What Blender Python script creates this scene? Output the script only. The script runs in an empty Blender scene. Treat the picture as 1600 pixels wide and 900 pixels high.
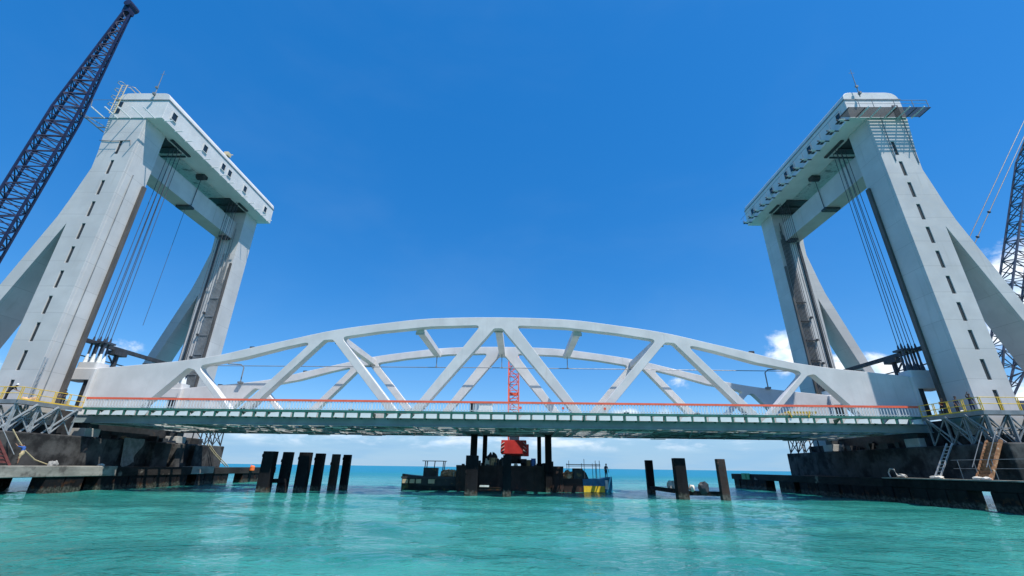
import bpy, bmesh, math, random
from mathutils import Vector, Matrix
random.seed(7)
SC = bpy.context.scene
COL = SC.collection
R = math.radians

# ------------------------------------------------------------------ camera
cam_d = bpy.data.cameras.new('camera')
cam = bpy.data.objects.new('camera', cam_d); COL.objects.link(cam)
cam_d.sensor_width = 36.0
cam_d.lens = 36.0 * 680.0 / 1600.0
cam_d.clip_start = 0.1
cam_d.clip_end = 40000
pitch, roll, yaw = R(22.407), R(0.78), R(1.05)
fw = Vector((0, math.cos(pitch), math.sin(pitch)))
up0 = Vector((0, -math.sin(pitch), math.cos(pitch)))
r0 = Vector((1, 0, 0))
c_, s_ = math.cos(roll), math.sin(roll)
rt = r0 * c_ + up0 * s_
up = r0 * -s_ + up0 * c_
Mz = Matrix.Rotation(yaw, 3, 'Z')
rt, up, fw = Mz @ rt, Mz @ up, Mz @ fw
rot = Matrix((rt, up, -fw)).transposed()
cam.matrix_world = Matrix.Translation((2.4, 0, 2.9)) @ rot.to_4x4()
SC.camera = cam
SC.render.resolution_x, SC.render.resolution_y = 1024, 576

# ------------------------------------------------------------------ light
SUN = Vector((1.0, -0.92, 2.8)).normalized()          # towards the sun
SUN_STRENGTH = 4.8
SKY_STRENGTH = 0.15
EXPOSURE = 0.42
sun_el = math.asin(SUN.z)
sun_az = math.atan2(SUN.x, SUN.y)
sd = bpy.data.lights.new('sun', 'SUN'); sd.energy = SUN_STRENGTH; sd.angle = R(0.53); sd.color = (1.0, 0.955, 0.89)
so = bpy.data.objects.new('sun', sd); COL.objects.link(so)
so.location = (60, -60, 150)
so.rotation_euler = (-SUN).to_track_quat('-Z', 'Y').to_euler()

W = bpy.data.worlds.new('World'); SC.world = W; W.use_nodes = True
nt = W.node_tree; nt.nodes.clear()
N = lambda t: nt.nodes.new(t)
Lk = nt.links.new
def wmath(op, a, b=None, c=None, clamp=False):
    n = N('ShaderNodeMath'); n.operation = op; n.use_clamp = clamp
    for i, v in enumerate((a, b, c)):
        if v is None: continue
        if isinstance(v, (int, float)): n.inputs[i].default_value = v
        else: Lk(v, n.inputs[i])
    return n.outputs[0]
def wsmooth(v, lo, hi):
    n = N('ShaderNodeMapRange'); n.interpolation_type = 'SMOOTHSTEP'; n.clamp = True
    Lk(v, n.inputs[0]); n.inputs[1].default_value = lo; n.inputs[2].default_value = hi
    return n.outputs[0]
wout = N('ShaderNodeOutputWorld'); bg = N('ShaderNodeBackground'); bg.inputs[1].default_value = SKY_STRENGTH
sky = N('ShaderNodeTexSky'); sky.sky_type = 'NISHITA'; sky.sun_disc = False
sky.sun_elevation = sun_el; sky.sun_rotation = sun_az
sky.altitude = 0; sky.air_density = 1.0; sky.dust_density = 0.25; sky.ozone_density = 3.0
hsv = N('ShaderNodeHueSaturation'); hsv.inputs['Saturation'].default_value = 1.38; hsv.inputs['Value'].default_value = 1.0
Lk(sky.outputs[0], hsv.inputs['Color'])
even = N('ShaderNodeMix'); even.data_type = 'RGBA'; even.inputs[0].default_value = .45
Lk(hsv.outputs[0], even.inputs[6]); even.inputs[7].default_value = (.085, 1.02, 3.25, 1)
tc = N('ShaderNodeTexCoord'); D = tc.outputs['Generated']
sep = N('ShaderNodeSeparateXYZ'); Lk(D, sep.inputs[0])
def wnoise(scale, detail, rough, zs=1.0, dist=0.0):
    mp = N('ShaderNodeMapping'); mp.inputs['Scale'].default_value = (1, 1, zs); Lk(D, mp.inputs[0])
    n = N('ShaderNodeTexNoise'); n.inputs['Scale'].default_value = scale; n.inputs['Detail'].default_value = detail
    n.inputs['Roughness'].default_value = rough; n.inputs['Distortion'].default_value = dist
    Lk(mp.outputs[0], n.inputs['Vector']); return n.outputs[0]
# cumulus puffs: (direction, radius, weight)
PUFFS = [((.510, .83, .235), .042, 1.2), ((.518, .83, .20), .05, 1.1), ((.575, .79, .165), .06, 1), ((.63, .75, .16), .065, 1),
         ((.60, .78, .13), .07, .8), ((.745, .61, .285), .075, 1.2), ((.775, .59, .25), .10, 1.2), ((.73, .63, .20), .05, .7),
         ((.75, .65, .105), .075, 1.1), ((.71, .69, .095), .06, .9), ((.33, .93, .165), .025, .42),
         ((-.685, .71, .18), .03, .6), ((.24, .965, .105), .035, .9),
         ((.30, .95, .10), .03, .8), ((-.78, .60, .12), .06, .7), ((.95, .2, .2), .16, 1), ((-.9, -.3, .2), .2, 1), ((.3, -.9, .3), .22, 1)]
mx = None
for d, r, wgt in PUFFS:
    d = Vector(d).normalized()
    sb = N('ShaderNodeVectorMath'); sb.operation = 'SUBTRACT'; Lk(D, sb.inputs[0]); sb.inputs[1].default_value = d
    sc = N('ShaderNodeVectorMath'); sc.operation = 'MULTIPLY'; Lk(sb.outputs[0], sc.inputs[0]); sc.inputs[1].default_value = (1, 1, 1.45)
    ln = N('ShaderNodeVectorMath'); ln.operation = 'LENGTH'; Lk(sc.outputs[0], ln.inputs[0])
    v = wmath('MULTIPLY_ADD', ln.outputs['Value'], -wgt / r, wgt)
    mx = v if mx is None else wmath('MAXIMUM', mx, v)
haze_n = wsmooth(wnoise(1.7, 5, .55, 2.2, .3), .45, .75)
big = wnoise(13, 8, .60, 1.3, .25)
dens = wmath('ADD', mx, wmath('MULTIPLY_ADD', big, 3.0, -1.55))
puff = wmath('MULTIPLY', wsmooth(dens, .05, .75), wsmooth(mx, -.55, .15))
# low bank of far cloud over the horizon
bn = wnoise(5.5, 7, .55, 7.0, .2)
band = wmath('MULTIPLY', wsmooth(sep.outputs[2], .13, .035), wsmooth(sep.outputs[2], -.01, .004))
bank = wmath('MULTIPLY', band, wmath('MULTIPLY_ADD', wsmooth(bn, .40, .66), .18, .80))
ccol = N('ShaderNodeMix'); ccol.data_type = 'RGBA'
shade = wnoise(30, 5, .5, 1.6)
Lk(wsmooth(shade, .30, .62), ccol.inputs[0]); ccol.inputs[6].default_value = (3.6, 4.7, 6.0, 1); ccol.inputs[7].default_value = (5.6, 5.9, 6.3, 1)
mixc = N('ShaderNodeMix'); mixc.data_type = 'RGBA'
mixb = N('ShaderNodeMix'); mixb.data_type = 'RGBA'
hz = N('ShaderNodeMix'); hz.data_type = 'RGBA'; Lk(wmath('MULTIPLY', haze_n, .045), hz.inputs[0]); Lk(even.outputs[2], hz.inputs[6]); hz.inputs[7].default_value = (2.2, 3.2, 4.4, 1)
Lk(bank, mixb.inputs[0]); Lk(hz.outputs[2], mixb.inputs[6]); mixb.inputs[7].default_value = (1.62, 2.85, 4.15, 1)
lump = wmath('MULTIPLY', wmath('MULTIPLY', wsmooth(sep.outputs[2], .105, .06), wsmooth(sep.outputs[2], .028, .05)), wsmooth(wnoise(9, 7, .58, 3.6, .3), .44, .66))
puff = wmath('MAXIMUM', puff, wmath('MULTIPLY', lump, .62))
Lk(puff, mixc.inputs[0]); Lk(mixb.outputs[2], mixc.inputs[6]); Lk(ccol.outputs[2], mixc.inputs[7])
Lk(mixc.outputs[2], bg.inputs[0]); Lk(bg.outputs[0], wout.inputs[0])

SC.view_settings.view_transform = 'Standard'
SC.view_settings.look = 'None'
SC.view_settings.exposure = EXPOSURE
SC.view_settings.gamma = 1.0
SC.view_settings.use_curve_mapping = False
SC.render.engine = 'CYCLES'
SC.cycles.max_bounces = 6
SC.cycles.use_denoising = True

# ------------------------------------------------------------------ materials
def material(name, col, rough=.6, metal=0.0, var=.12, scale=.6, stretch=(1, 1, 1), streak=0.0, streak_col=(.12, .10, .08),
             blotch=None, seam=0.0, bump=0.0, spec=.5, zrust=None, tide=0.0):
    m = bpy.data.materials.new(name); m.use_nodes = True
    t = m.node_tree; b = t.nodes['Principled BSDF']
    b.inputs['Roughness'].default_value = rough; b.inputs['Metallic'].default_value = metal
    b.inputs['Specular IOR Level'].default_value = spec
    tcn = t.nodes.new('ShaderNodeTexCoord'); P = tcn.outputs['Object']
    def noise(sc, det=5, st=(1, 1, 1), ro=.55):
        mp = t.nodes.new('ShaderNodeMapping'); mp.inputs['Scale'].default_value = st
        t.links.new(P, mp.inputs[0])
        n = t.nodes.new('ShaderNodeTexNoise'); n.inputs['Scale'].default_value = sc; n.inputs['Detail'].default_value = det
        n.inputs['Roughness'].default_value = ro
        t.links.new(mp.outputs[0], n.inputs['Vector']); return n.outputs[0]
    def rng(v, a, b_, lo, hi, sm=True):
        n = t.nodes.new('ShaderNodeMapRange'); n.interpolation_type = 'SMOOTHSTEP' if sm else 'LINEAR'
        t.links.new(v, n.inputs[0]); n.inputs[1].default_value = a; n.inputs[2].default_value = b_
        n.inputs[3].default_value = lo; n.inputs[4].default_value = hi; return n.outputs[0]
    def mix(f, a, c):
        n = t.nodes.new('ShaderNodeMix'); n.data_type = 'RGBA'
        t.links.new(f, n.inputs[0])
        for i, v in ((6, a), (7, c)):
            if isinstance(v, tuple): n.inputs[i].default_value = (*v, 1)
            else: t.links.new(v, n.inputs[i])
        return n.outputs[2]
    lo = tuple(x * (1 - var) for x in col); hi = tuple(min(1, x * (1 + var)) for x in col)
    c = mix(rng(noise(scale, 6, stretch), .32, .68, 0, 1), lo, hi)
    if seam:
        sx = t.nodes.new('ShaderNodeSeparateXYZ'); t.links.new(P, sx.inputs[0])
        dv = t.nodes.new('ShaderNodeMath'); dv.operation = 'DIVIDE'; t.links.new(sx.outputs[2], dv.inputs[0]); dv.inputs[1].default_value = 3.03
        fl = t.nodes.new('ShaderNodeMath'); fl.operation = 'FLOOR'; t.links.new(dv.outputs[0], fl.inputs[0])
        wn = t.nodes.new('ShaderNodeTexWhiteNoise'); wn.noise_dimensions = '1D'; t.links.new(fl.outputs[0], wn.inputs[1])
        c = mix(rng(wn.outputs[0], 0, 1, 0, .5, False), c, tuple(x * .90 for x in col))
        fr = t.nodes.new('ShaderNodeMath'); fr.operation = 'FRACT'; t.links.new(dv.outputs[0], fr.inputs[0])
        c = mix(rng(fr.outputs[0], .0, .02, seam, 0), c, tuple(x * .45 for x in col))
        c = mix(rng(noise(.22, 3, (1, 1, 2.6)), .5, .66, 0, .35), c, tuple(x * .86 for x in col))
    if streak:
        s1 = rng(noise(1.3, 4, (1.6, 1.6, .10)), .56, .78, 0, streak)
        c = mix(s1, c, streak_col)
    if blotch:
        bc, bs, ba, bb, amt = blotch
        c = mix(rng(noise(bs, 7, (1, 1, 1), .62), ba, bb, 0, amt), c, bc)
    if zrust:
        rc, z0, z1, amt = zrust
        sx = t.nodes.new('ShaderNodeSeparateXYZ')
        gp = t.nodes.new('ShaderNodeNewGeometry'); t.links.new(gp.outputs['Position'], sx.inputs[0])
        zz = rng(sx.outputs[2], z0, z1, 1, 0)
        nn = rng(noise(1.7, 6), .52, .66, 0, amt)
        mm = t.nodes.new('ShaderNodeMath'); mm.operation = 'MULTIPLY'; t.links.new(zz, mm.inputs[0]); t.links.new(nn, mm.inputs[1])
        c = mix(mm.outputs[0], c, rc)
    if tide:
        gp = t.nodes.new('ShaderNodeNewGeometry'); sx = t.nodes.new('ShaderNodeSeparateXYZ'); t.links.new(gp.outputs['Position'], sx.inputs[0])
        wob = t.nodes.new('ShaderNodeMath'); wob.operation = 'MULTIPLY_ADD'; t.links.new(noise(1.6, 5), wob.inputs[0]); wob.inputs[1].default_value = .9; t.links.new(sx.outputs[2], wob.inputs[2])
        c = mix(rng(wob.outputs[0], .95, 1.25, tide, 0), c, mix(rng(noise(5, 4), .4, .62, 0, 1), (.030, .036, .026), (.12, .115, .095)))
    t.links.new(c, b.inputs['Base Color'])
    t.links.new(rng(noise(scale * 3, 3), .3, .7, max(0, rough - .1), min(1, rough + .1)), b.inputs['Roughness'])
    if bump:
        bn_ = t.nodes.new('ShaderNodeBump'); bn_.inputs['Strength'].default_value = bump; bn_.inputs['Distance'].default_value = .05
        t.links.new(noise(scale * 6, 6), bn_.inputs['Height']); t.links.new(bn_.outputs[0], b.inputs['Normal'])
    return m
M = {}
M['tower'] = material('white_tower_paint', (.52, .507, .49), .55, 0, .09, .35, streak=.36, streak_col=(.33, .31, .27), seam=.75)
M['house'] = material('white_house_paint', (.61, .60, .58), .5, 0, .06, .5, streak=.18, streak_col=(.36, .35, .32))
M['truss'] = material('pale_truss_paint', (.60, .585, .565), .5, 0, .08, .45, streak=.30, streak_col=(.36, .34, .31))
M['white'] = material('white_panel_paint', (.72, .74, .71), .5, 0, .06, 1)
M['girder'] = material('grey_green_girder_paint', (.26, .32, .33), .5, 0, .12, .7, streak=.3, streak_col=(.16, .17, .16))
M['under'] = material('underside_steel', (.52, .53, .51), .6, 0, .3, 1.2, blotch=((.05, .05, .05), 1.2, .45, .7, .8))
M['green'] = material('dark_green_paint', (.025, .13, .095), .5, 0, .2, 2)
M['red'] = material('orange_red_paint', (.80, .13, .06), .45, 0, .08, 1.5)
M['baluster'] = material('pale_railing_metal', (.66, .68, .69), .45, 0, .05, 2)
M['yellow'] = material('safety_yellow_paint', (.72, .46, .045), .5, 0, .15, 2, blotch=((.35, .2, .06), 3, .58, .72, .6))
M['slot'] = material('dark_recess', (.025, .03, .032), .6, 0, .2, 2)  # near-black colour stands in for the dark inside slots and openings
M['glass'] = material('dark_window_glass', (.02, .027, .03), .12, 0, .2, 1)
M['dark'] = material('dark_grey_steel', (.032, .036, .041), .6, 0, .25, 1.5, blotch=((.10, .07, .05), 2, .55, .72, .6))
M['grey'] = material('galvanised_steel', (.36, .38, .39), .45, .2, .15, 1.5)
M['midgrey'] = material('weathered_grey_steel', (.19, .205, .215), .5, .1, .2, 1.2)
M['brownrail'] = material('brown_guide_rail', (.085, .075, .066), .6, 0, .25, 2, (1, 1, .2))
M['cable'] = material('steel_rope', (.085, .09, .10), .5, .3, .1, 3)
M['socket'] = material('dark_cable_socket', (.055, .062, .08), .45, .2, .2, 3)
M['beige'] = material('beige_ladder_paint', (.55, .45, .28), .6, 0, .12, 2)
M['concrete'] = material('stained_shaded_concrete', (.085, .084, .081), .9, 0, .3, .5, spec=.12, streak=.75, streak_col=(.035, .034, .033),
                         blotch=((.018, .018, .019), .45, .42, .60, .85), bump=.5, seam=.35)  # real stains; the black patches also deepen the pier shade in colour
M['lightconc'] = material('pale_concrete', (.42, .41, .38), .85, 0, .15, 1, streak=.3, streak_col=(.16, .15, .13), bump=.3)
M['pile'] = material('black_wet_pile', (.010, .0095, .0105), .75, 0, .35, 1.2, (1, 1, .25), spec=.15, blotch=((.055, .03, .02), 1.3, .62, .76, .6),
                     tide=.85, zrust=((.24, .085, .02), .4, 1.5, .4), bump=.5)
M['rustpile'] = material('rust_brown_pile', (.036, .018, .011), .75, 0, .4, 1.6, (1, 1, .3), blotch=((.02, .018, .017), 1.5, .5, .66, .8), bump=.5, tide=.85)
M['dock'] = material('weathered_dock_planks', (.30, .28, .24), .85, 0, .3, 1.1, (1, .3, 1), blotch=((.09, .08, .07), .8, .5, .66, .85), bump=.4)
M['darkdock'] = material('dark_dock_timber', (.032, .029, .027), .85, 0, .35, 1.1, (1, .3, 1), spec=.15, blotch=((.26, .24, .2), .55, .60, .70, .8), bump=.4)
M['hull'] = material('black_barge_hull', (.036, .024, .021), .6, 0, .35, .8, spec=.25, streak=.5, streak_col=(.10, .045, .03), zrust=((.13, .05, .03), .4, 1.8, .7))
M['craneRed'] = material('red_crane_paint', (.56, .040, .035), .45, 0, .12, 1.2, blotch=((.25, .04, .03), 2, .6, .75, .5))
M['stripe'] = material('white_stripe_paint', (.75, .74, .70), .5, 0, .1, 2)
M['boomRed'] = material('orange_red_boom_paint', (.75, .12, .06), .5, 0, .15, 2)
M['boomBlue'] = material('blue_black_boom_paint', (.014, .018, .055), .45, 0, .3, 1.5, blotch=((.05, .03, .03), 2.5, .6, .75, .6))
M['boomGrey'] = material('dark_grey_boom_paint', (.06, .065, .09), .5, 0, .3, 1.5)
M['boatBlue'] = material('blue_boat_paint', (.02, .17, .32), .5, 0, .2, 1.2, streak=.3, streak_col=(.1, .1, .09))
M['boatYellow'] = material('yellow_boat_paint', (.85, .55, .03), .5, 0, .12, 1.5)
M['boatDark'] = material('dark_green_boat_paint', (.02, .03, .03), .6, 0, .3, 1.3, blotch=((.22, .17, .05), 1.4, .56, .64, .6))
M['sand'] = material('sand_and_rubble', (.50, .32, .18), .95, 0, .35, 4, bump=.8)
M['sack'] = material('white_woven_sack', (.62, .58, .50), .9, 0, .15, 4, bump=.4)
M['blue'] = material('blue_plastic', (.03, .14, .45), .4, 0, .1, 2)
M['orange'] = material('bright_orange_plastic', (.85, .16, .03), .5, 0, .1, 2)
M['greenmark'] = material('green_marker_paint', (.02, .30, .12), .5, 0, .1, 2)
M['rope'] = material('pale_rope', (.45, .38, .22), .9, 0, .15, 5)
M['cloth'] = material('grey_geotextile', (.27, .265, .25), .95, 0, .25, 2, bump=.6)
M['alu'] = material('aluminium', (.55, .56, .57), .4, .5, .08, 3)
M['ruststair'] = material('rusty_stair_steel', (.30, .14, .06), .75, 0, .35, 3, blotch=((.5, .42, .32), 3, .55, .7, .8))
M['redstair'] = material('red_brown_stair', (.14, .035, .03), .7, 0, .3, 3)
M['skin'] = material('skin', (.20, .11, .07), .55, 0, .08, 8)
M['hair'] = material('black_hair', (.012, .011, .011), .7, 0, .1, 8)
M['black_cloth'] = material('black_cloth', (.015, .016, .02), .9, 0, .15, 6)
M['navy_cloth'] = material('navy_cloth', (.02, .03, .07), .9, 0, .15, 6)
M['blue_cloth'] = material('blue_cloth', (.03, .10, .34), .9, 0, .15, 6)
M['khaki_cloth'] = material('khaki_cloth', (.45, .36, .20), .9, 0, .15, 6)
M['red_cloth'] = material('dark_red_cloth', (.15, .02, .02), .9, 0, .15, 6)
M['tan_cloth'] = material('tan_cloth', (.30, .17, .08), .9, 0, .15, 6)
M['helmet'] = material('white_helmet', (.78, .78, .76), .35, 0, .04, 6)

# water
def water_material():
    m = bpy.data.materials.new('turquoise_water'); m.use_nodes = True
    t = m.node_tree; b = t.nodes['Principled BSDF']
    g = t.nodes.new('ShaderNodeNewGeometry')
    def noise(scale, st, det, rough=.55, dist=0):
        mp = t.nodes.new('ShaderNodeMapping'); mp.inputs['Scale'].default_value = st; t.links.new(g.outputs['Position'], mp.inputs[0])
        n = t.nodes.new('ShaderNodeTexNoise'); n.inputs['Scale'].default_value = scale; n.inputs['Detail'].default_value = det
        n.inputs['Roughness'].default_value = rough; n.inputs['Distortion'].default_value = dist
        t.links.new(mp.outputs[0], n.inputs['Vector']); return n.outputs[0]
    def ramp(v, a, c):
        n = t.nodes.new('ShaderNodeMapRange'); n.interpolation_type = 'SMOOTHSTEP'; t.links.new(v, n.inputs[0])
        n.inputs[1].default_value = a; n.inputs[2].default_value = c; return n.outputs[0]
    def mix(f, a, c):
        n = t.nodes.new('ShaderNodeMix'); n.data_type = 'RGBA'; t.links.new(f, n.inputs[0])
        for i, v in ((6, a), (7, c)):
            if isinstance(v, tuple): n.inputs[i].default_value = (*v, 1)
            else: t.links.new(v, n.inputs[i])
        return n.outputs[2]
    c = mix(ramp(noise(.10, (.5, 1.3, 1), 6, .6), .36, .66), (.009, .135, .118), (.040, .265, .225))
    c = mix(ramp(noise(.035, (.35, 1.4, 1), 4), .50, .68), c, (.013, .16, .175))
    # base colour turns bluer with distance out to sea
    sx = t.nodes.new('ShaderNodeSeparateXYZ'); t.links.new(g.outputs['Position'], sx.inputs[0])
    c = mix(ramp(sx.outputs[1], 55, 260), c, (.010, .17, .26))
    t.links.new(c, b.inputs['Base Color'])
    rr = t.nodes.new('ShaderNodeMapRange'); t.links.new(sx.outputs[1], rr.inputs[0]); rr.inputs[1].default_value = 45; rr.inputs[2].default_value = 170; rr.inputs[3].default_value = .05; rr.inputs[4].default_value = .42
    t.links.new(rr.outputs[0], b.inputs['Roughness']); b.inputs['IOR'].default_value = 1.333
    h1 = noise(1.6, (.75, 1.1, 1), 4, .6, .5); h2 = noise(6.0, (.8, 1.1, 1), 3, .6, .3)
    ad = t.nodes.new('ShaderNodeMath'); ad.operation = 'MULTIPLY_ADD'; t.links.new(h2, ad.inputs[0]); ad.inputs[1].default_value = .25; t.links.new(h1, ad.inputs[2])
    bp = t.nodes.new('ShaderNodeBump'); bp.inputs['Strength'].default_value = .9; bp.inputs['Distance'].default_value = .24
    t.links.new(ad.outputs[0], bp.inputs['Height']); t.links.new(bp.outputs[0], b.inputs['Normal'])
    return m
M['water'] = water_material()

# ------------------------------------------------------------------ builders
ORG = {}
def tag(o, label=None, cat=None, group=None, kind=None):
    if label: o['label'] = label
    if cat: o['category'] = cat
    if group: o['group'] = group
    if kind: o['kind'] = kind
    return o
def thing(name, loc, label, cat, group=None):
    o = bpy.data.objects.new(name, None); COL.objects.link(o); o.location = loc; o.empty_display_size = .5
    ORG[o] = Vector(loc); return tag(o, label, cat, group)
def link(name, me, mat, parent=None, origin=None, label=None):
    """mesh in world coordinates -> object; child origin = thing's base"""
    og = ORG[parent] if parent else Vector(origin if origin is not None else (0, 0, 0))
    me.transform(Matrix.Translation(-og))
    me.materials.clear()
    for m in (mat if isinstance(mat, (list, tuple)) else [mat]): me.materials.append(m)
    o = bpy.data.objects.new(name, me); COL.objects.link(o)
    if parent: o.parent = parent
    else: o.location = og
    ORG[o] = og
    if label: o['label'] = label
    return o
class MB:
    def __init__(s): s.bm = bmesh.new()
    def box(s, x0, x1, y0, y1, z0, z1):
        vs = [s.bm.verts.new((x, y, z)) for x in (x0, x1) for y in (y0, y1) for z in (z0, z1)]
        for f in ((0, 1, 3, 2), (4, 6, 7, 5), (0, 4, 5, 1), (2, 3, 7, 6), (0, 2, 6, 4), (1, 5, 7, 3)):
            s.bm.faces.new([vs[i] for i in f])
        return s
    def bar(s, a, b, w, h=None, upv=(0, 0, 1)):
        a, b = Vector(a), Vector(b); h = h or w; d = (b - a).normalized(); u = Vector(upv)
        if abs(d.dot(u)) > .98: u = Vector((0, 1, 0))
        x = d.cross(u).normalized(); y = x.cross(d).normalized()
        vs = [s.bm.verts.new(p + x * (i * w / 2) + y * (j * h / 2)) for p in (a, b) for i in (-1, 1) for j in (-1, 1)]
        for f in ((0, 1, 3, 2), (4, 6, 7, 5), (0, 4, 5, 1), (2, 3, 7, 6), (0, 2, 6, 4), (1, 5, 7, 3)):
            s.bm.faces.new([vs[i] for i in f])
        return s
    def tube(s, pts, r, n=6):
        pts = [Vector(p) for p in pts]; rings = []
        rr = r if isinstance(r, (list, tuple)) else [r] * len(pts)
        for i, p in enumerate(pts):
            d = (pts[min(i + 1, len(pts) - 1)] - pts[max(i - 1, 0)]).normalized()
            u = Vector((0, 0, 1)) if abs(d.z) < .9 else Vector((0, 1, 0))
            x = d.cross(u).normalized(); y = x.cross(d)
            rings.append([s.bm.verts.new(p + (x * math.cos(2 * math.pi * k / n) + y * math.sin(2 * math.pi * k / n)) * rr[i]) for k in range(n)])
        for a, b in zip(rings, rings[1:]):
            for k in range(n): s.bm.faces.new((a[k], a[(k + 1) % n], b[(k + 1) % n], b[k]))
        s.bm.faces.new(rings[0][::-1]); s.bm.faces.new(rings[-1]); return s
    def prism(s, poly, a0, a1, axis='y'):
        f = {'y': lambda p, t: (p[0], t, p[1]), 'z': lambda p, t: (p[0], p[1], t), 'x': lambda p, t: (t, p[0], p[1])}[axis]
        A = [s.bm.verts.new(f(p, a0)) for p in poly]; B = [s.bm.verts.new(f(p, a1)) for p in poly]
        s.bm.faces.new(A); s.bm.faces.new(B[::-1]); n = len(poly)
        for i in range(n): s.bm.faces.new((A[i], A[(i + 1) % n], B[(i + 1) % n], B[i]))
        return s
    def loft(s, rings, cap=True):
        RR = [[s.bm.verts.new(p) for p in r] for r in rings]; n = len(RR[0])
        for a, b in zip(RR, RR[1:]):
            for k in range(n): s.bm.faces.new((a[k], a[(k + 1) % n], b[(k + 1) % n], b[k]))
        if cap: s.bm.faces.new(RR[0][::-1]); s.bm.faces.new(RR[-1])
        return s
    def blob(s, c, r, seed=0, rough=.2, sub=2):
        rs = random.Random(seed); res = bmesh.ops.create_icosphere(s.bm, subdivisions=sub, radius=1)
        ph = [rs.uniform(0, 6.3) for _ in range(6)]
        for v in res['verts']:
            q = v.co.copy(); k = 1 + rough * (math.sin(q.x * 3 + ph[0]) * math.sin(q.y * 3.3 + ph[1]) + .6 * math.sin(q.z * 5 + ph[2] + q.x * 4) + .5 * math.sin(q.y * 7 + ph[3]))
            v.co = Vector((c[0] + q.x * r[0] * k, c[1] + q.y * r[1] * k, c[2] + q.z * r[2] * k))
        return s
    def build_each(s, name, mat, parent=None, **kw):
        seen = set(); out = []
        for v0 in list(s.bm.verts):
            if v0 in seen: continue
            st = [v0]; comp = []; seen.add(v0)
            while st:
                v = st.pop(); comp.append(v)
                for e in v.link_edges:
                    w = e.other_vert(v)
                    if w not in seen: seen.add(w); st.append(w)
            q = MB(); mp = {v: q.bm.verts.new(v.co) for v in comp}
            for f in {f for v in comp for f in v.link_faces}: q.bm.faces.new([mp[v] for v in f.verts])
            out.append(q.build(name, mat, parent, **kw))
        s.bm.free(); return out
    def build(s, name, mat, parent=None, origin=None, smooth=False, bevel=0, label=None):
        bmesh.ops.recalc_face_normals(s.bm, faces=s.bm.faces[:])
        me = bpy.data.meshes.new(name); s.bm.to_mesh(me); s.bm.free()
        if smooth:
            for p in me.polygons: p.use_smooth = True
        o = link(name, me, mat, parent, origin, label)
        if bevel:
            b = o.modifiers.new('edge', 'BEVEL'); b.width = bevel; b.segments = 2; b.limit_method = 'ANGLE'; b.angle_limit = R(40)
        return o
def fillet(poly, r, n=5):
    """round the corners of a polygon; r is one radius or one per corner"""
    out = []; L = len(poly)
    for i, p in enumerate(poly):
        p = Vector(p); a = Vector(poly[i - 1]); b = Vector(poly[(i + 1) % L])
        rr = r[i] if isinstance(r, (list, tuple)) else r
        u, v = (a - p), (b - p); lu, lv = u.length, v.length; u.normalize(); v.normalize()
        ang = math.acos(max(-1, min(1, u.dot(v))))
        if rr <= 0 or ang > 2.95: out.append(tuple(p)); continue
        t = min(rr / math.tan(ang / 2), lu * .45, lv * .45)
        q0, q1 = p + u * t, p + v * t
        for k in range(n + 1):
            w = k / n; out.append(tuple(q0 * (1 - w) ** 2 + p * 2 * w * (1 - w) + q1 * w * w))
    return out
def plate(name, outer, holes, y0, y1, mat, parent, bevel=0.02):
    """flat plate in the XZ plane with openings, extruded from y0 to y1"""
    cu = bpy.data.curves.new(name, 'CURVE'); cu.dimensions = '2D'; cu.fill_mode = 'BOTH'
    cu.extrude = (y1 - y0) / 2 - bevel; cu.bevel_depth = bevel; cu.bevel_resolution = 0; cu.offset = -bevel
    for poly in [outer] + list(holes):
        sp = cu.splines.new('POLY'); sp.points.add(len(poly) - 1); sp.use_cyclic_u = True
        for i, p in enumerate(poly): sp.points[i].co = (p[0], p[1], 0, 1)
    tmp = bpy.data.objects.new(name, cu); COL.objects.link(tmp)
    bpy.context.view_layer.update()
    me = bpy.data.meshes.new_from_object(tmp.evaluated_get(bpy.context.evaluated_depsgraph_get()))
    bpy.data.objects.remove(tmp); bpy.data.curves.remove(cu)
    me.transform(Matrix(((1, 0, 0, 0), (0, 0, -1, (y0 + y1) / 2), (0, 1, 0, 0), (0, 0, 0, 1))))
    me.name = name
    for p in me.polygons: p.use_smooth = False
    return link(name, me, mat, parent)
def dup(o, parent, off=(0, 0, 0)):
    c = o.copy(); COL.objects.link(c); c.parent = parent
    c.location = Vector(o.location) + Vector(off); ORG[c] = ORG[o] + Vector(off)
    return c

# ------------------------------------------------------------------ water
def grid_axis(lims):
    out = []
    for a, b, n in lims: out += [a + (b - a) * i / n for i in range(n)]
    return out + [lims[-1][1]]
WZ = 0.2
import numpy as np
xs = np.array(grid_axis([(-16000, -1000, 3), (-1000, -110, 4), (-110, -60, 12), (-60, -30, 95), (-30, 30, 380), (30, 60, 95), (60, 110, 12), (110, 1000, 4), (1000, 16000, 3)]))
ys = np.array(grid_axis([(-400, 0, 3), (0, 7, 10), (7, 24, 140), (24, 50, 120), (50, 100, 110), (100, 150, 12), (150, 1000, 6), (1000, 16000, 4)]))
GX, GY = np.meshgrid(xs, ys, indexing='ij')
rw = np.random.RandomState(5)
Hh = np.zeros_like(GX)
for k in range(46):                       # wind waves: many short crests round one heading
    lam = 0.55 * (7.5 / 0.55) ** rw.rand()
    th_ = math.radians(68) + rw.randn() * .55
    kx, ky = math.cos(th_) * 2 * math.pi / lam, math.sin(th_) * 2 * math.pi / lam
    amp = .0031 * lam ** .9 * (.6 + .8 * rw.rand())
    # wave groups so that the crests stay short
    gx_, gy_ = rw.randn(2) * .35 / lam
    env = .55 + .45 * np.sin(GX * gx_ + GY * gy_ + rw.rand() * 6.28)
    Hh += amp * env * np.sin(GX * kx + GY * ky + rw.rand() * 6.28 + .6 * np.sin(GX * .21 + GY * .13 + k))
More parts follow.
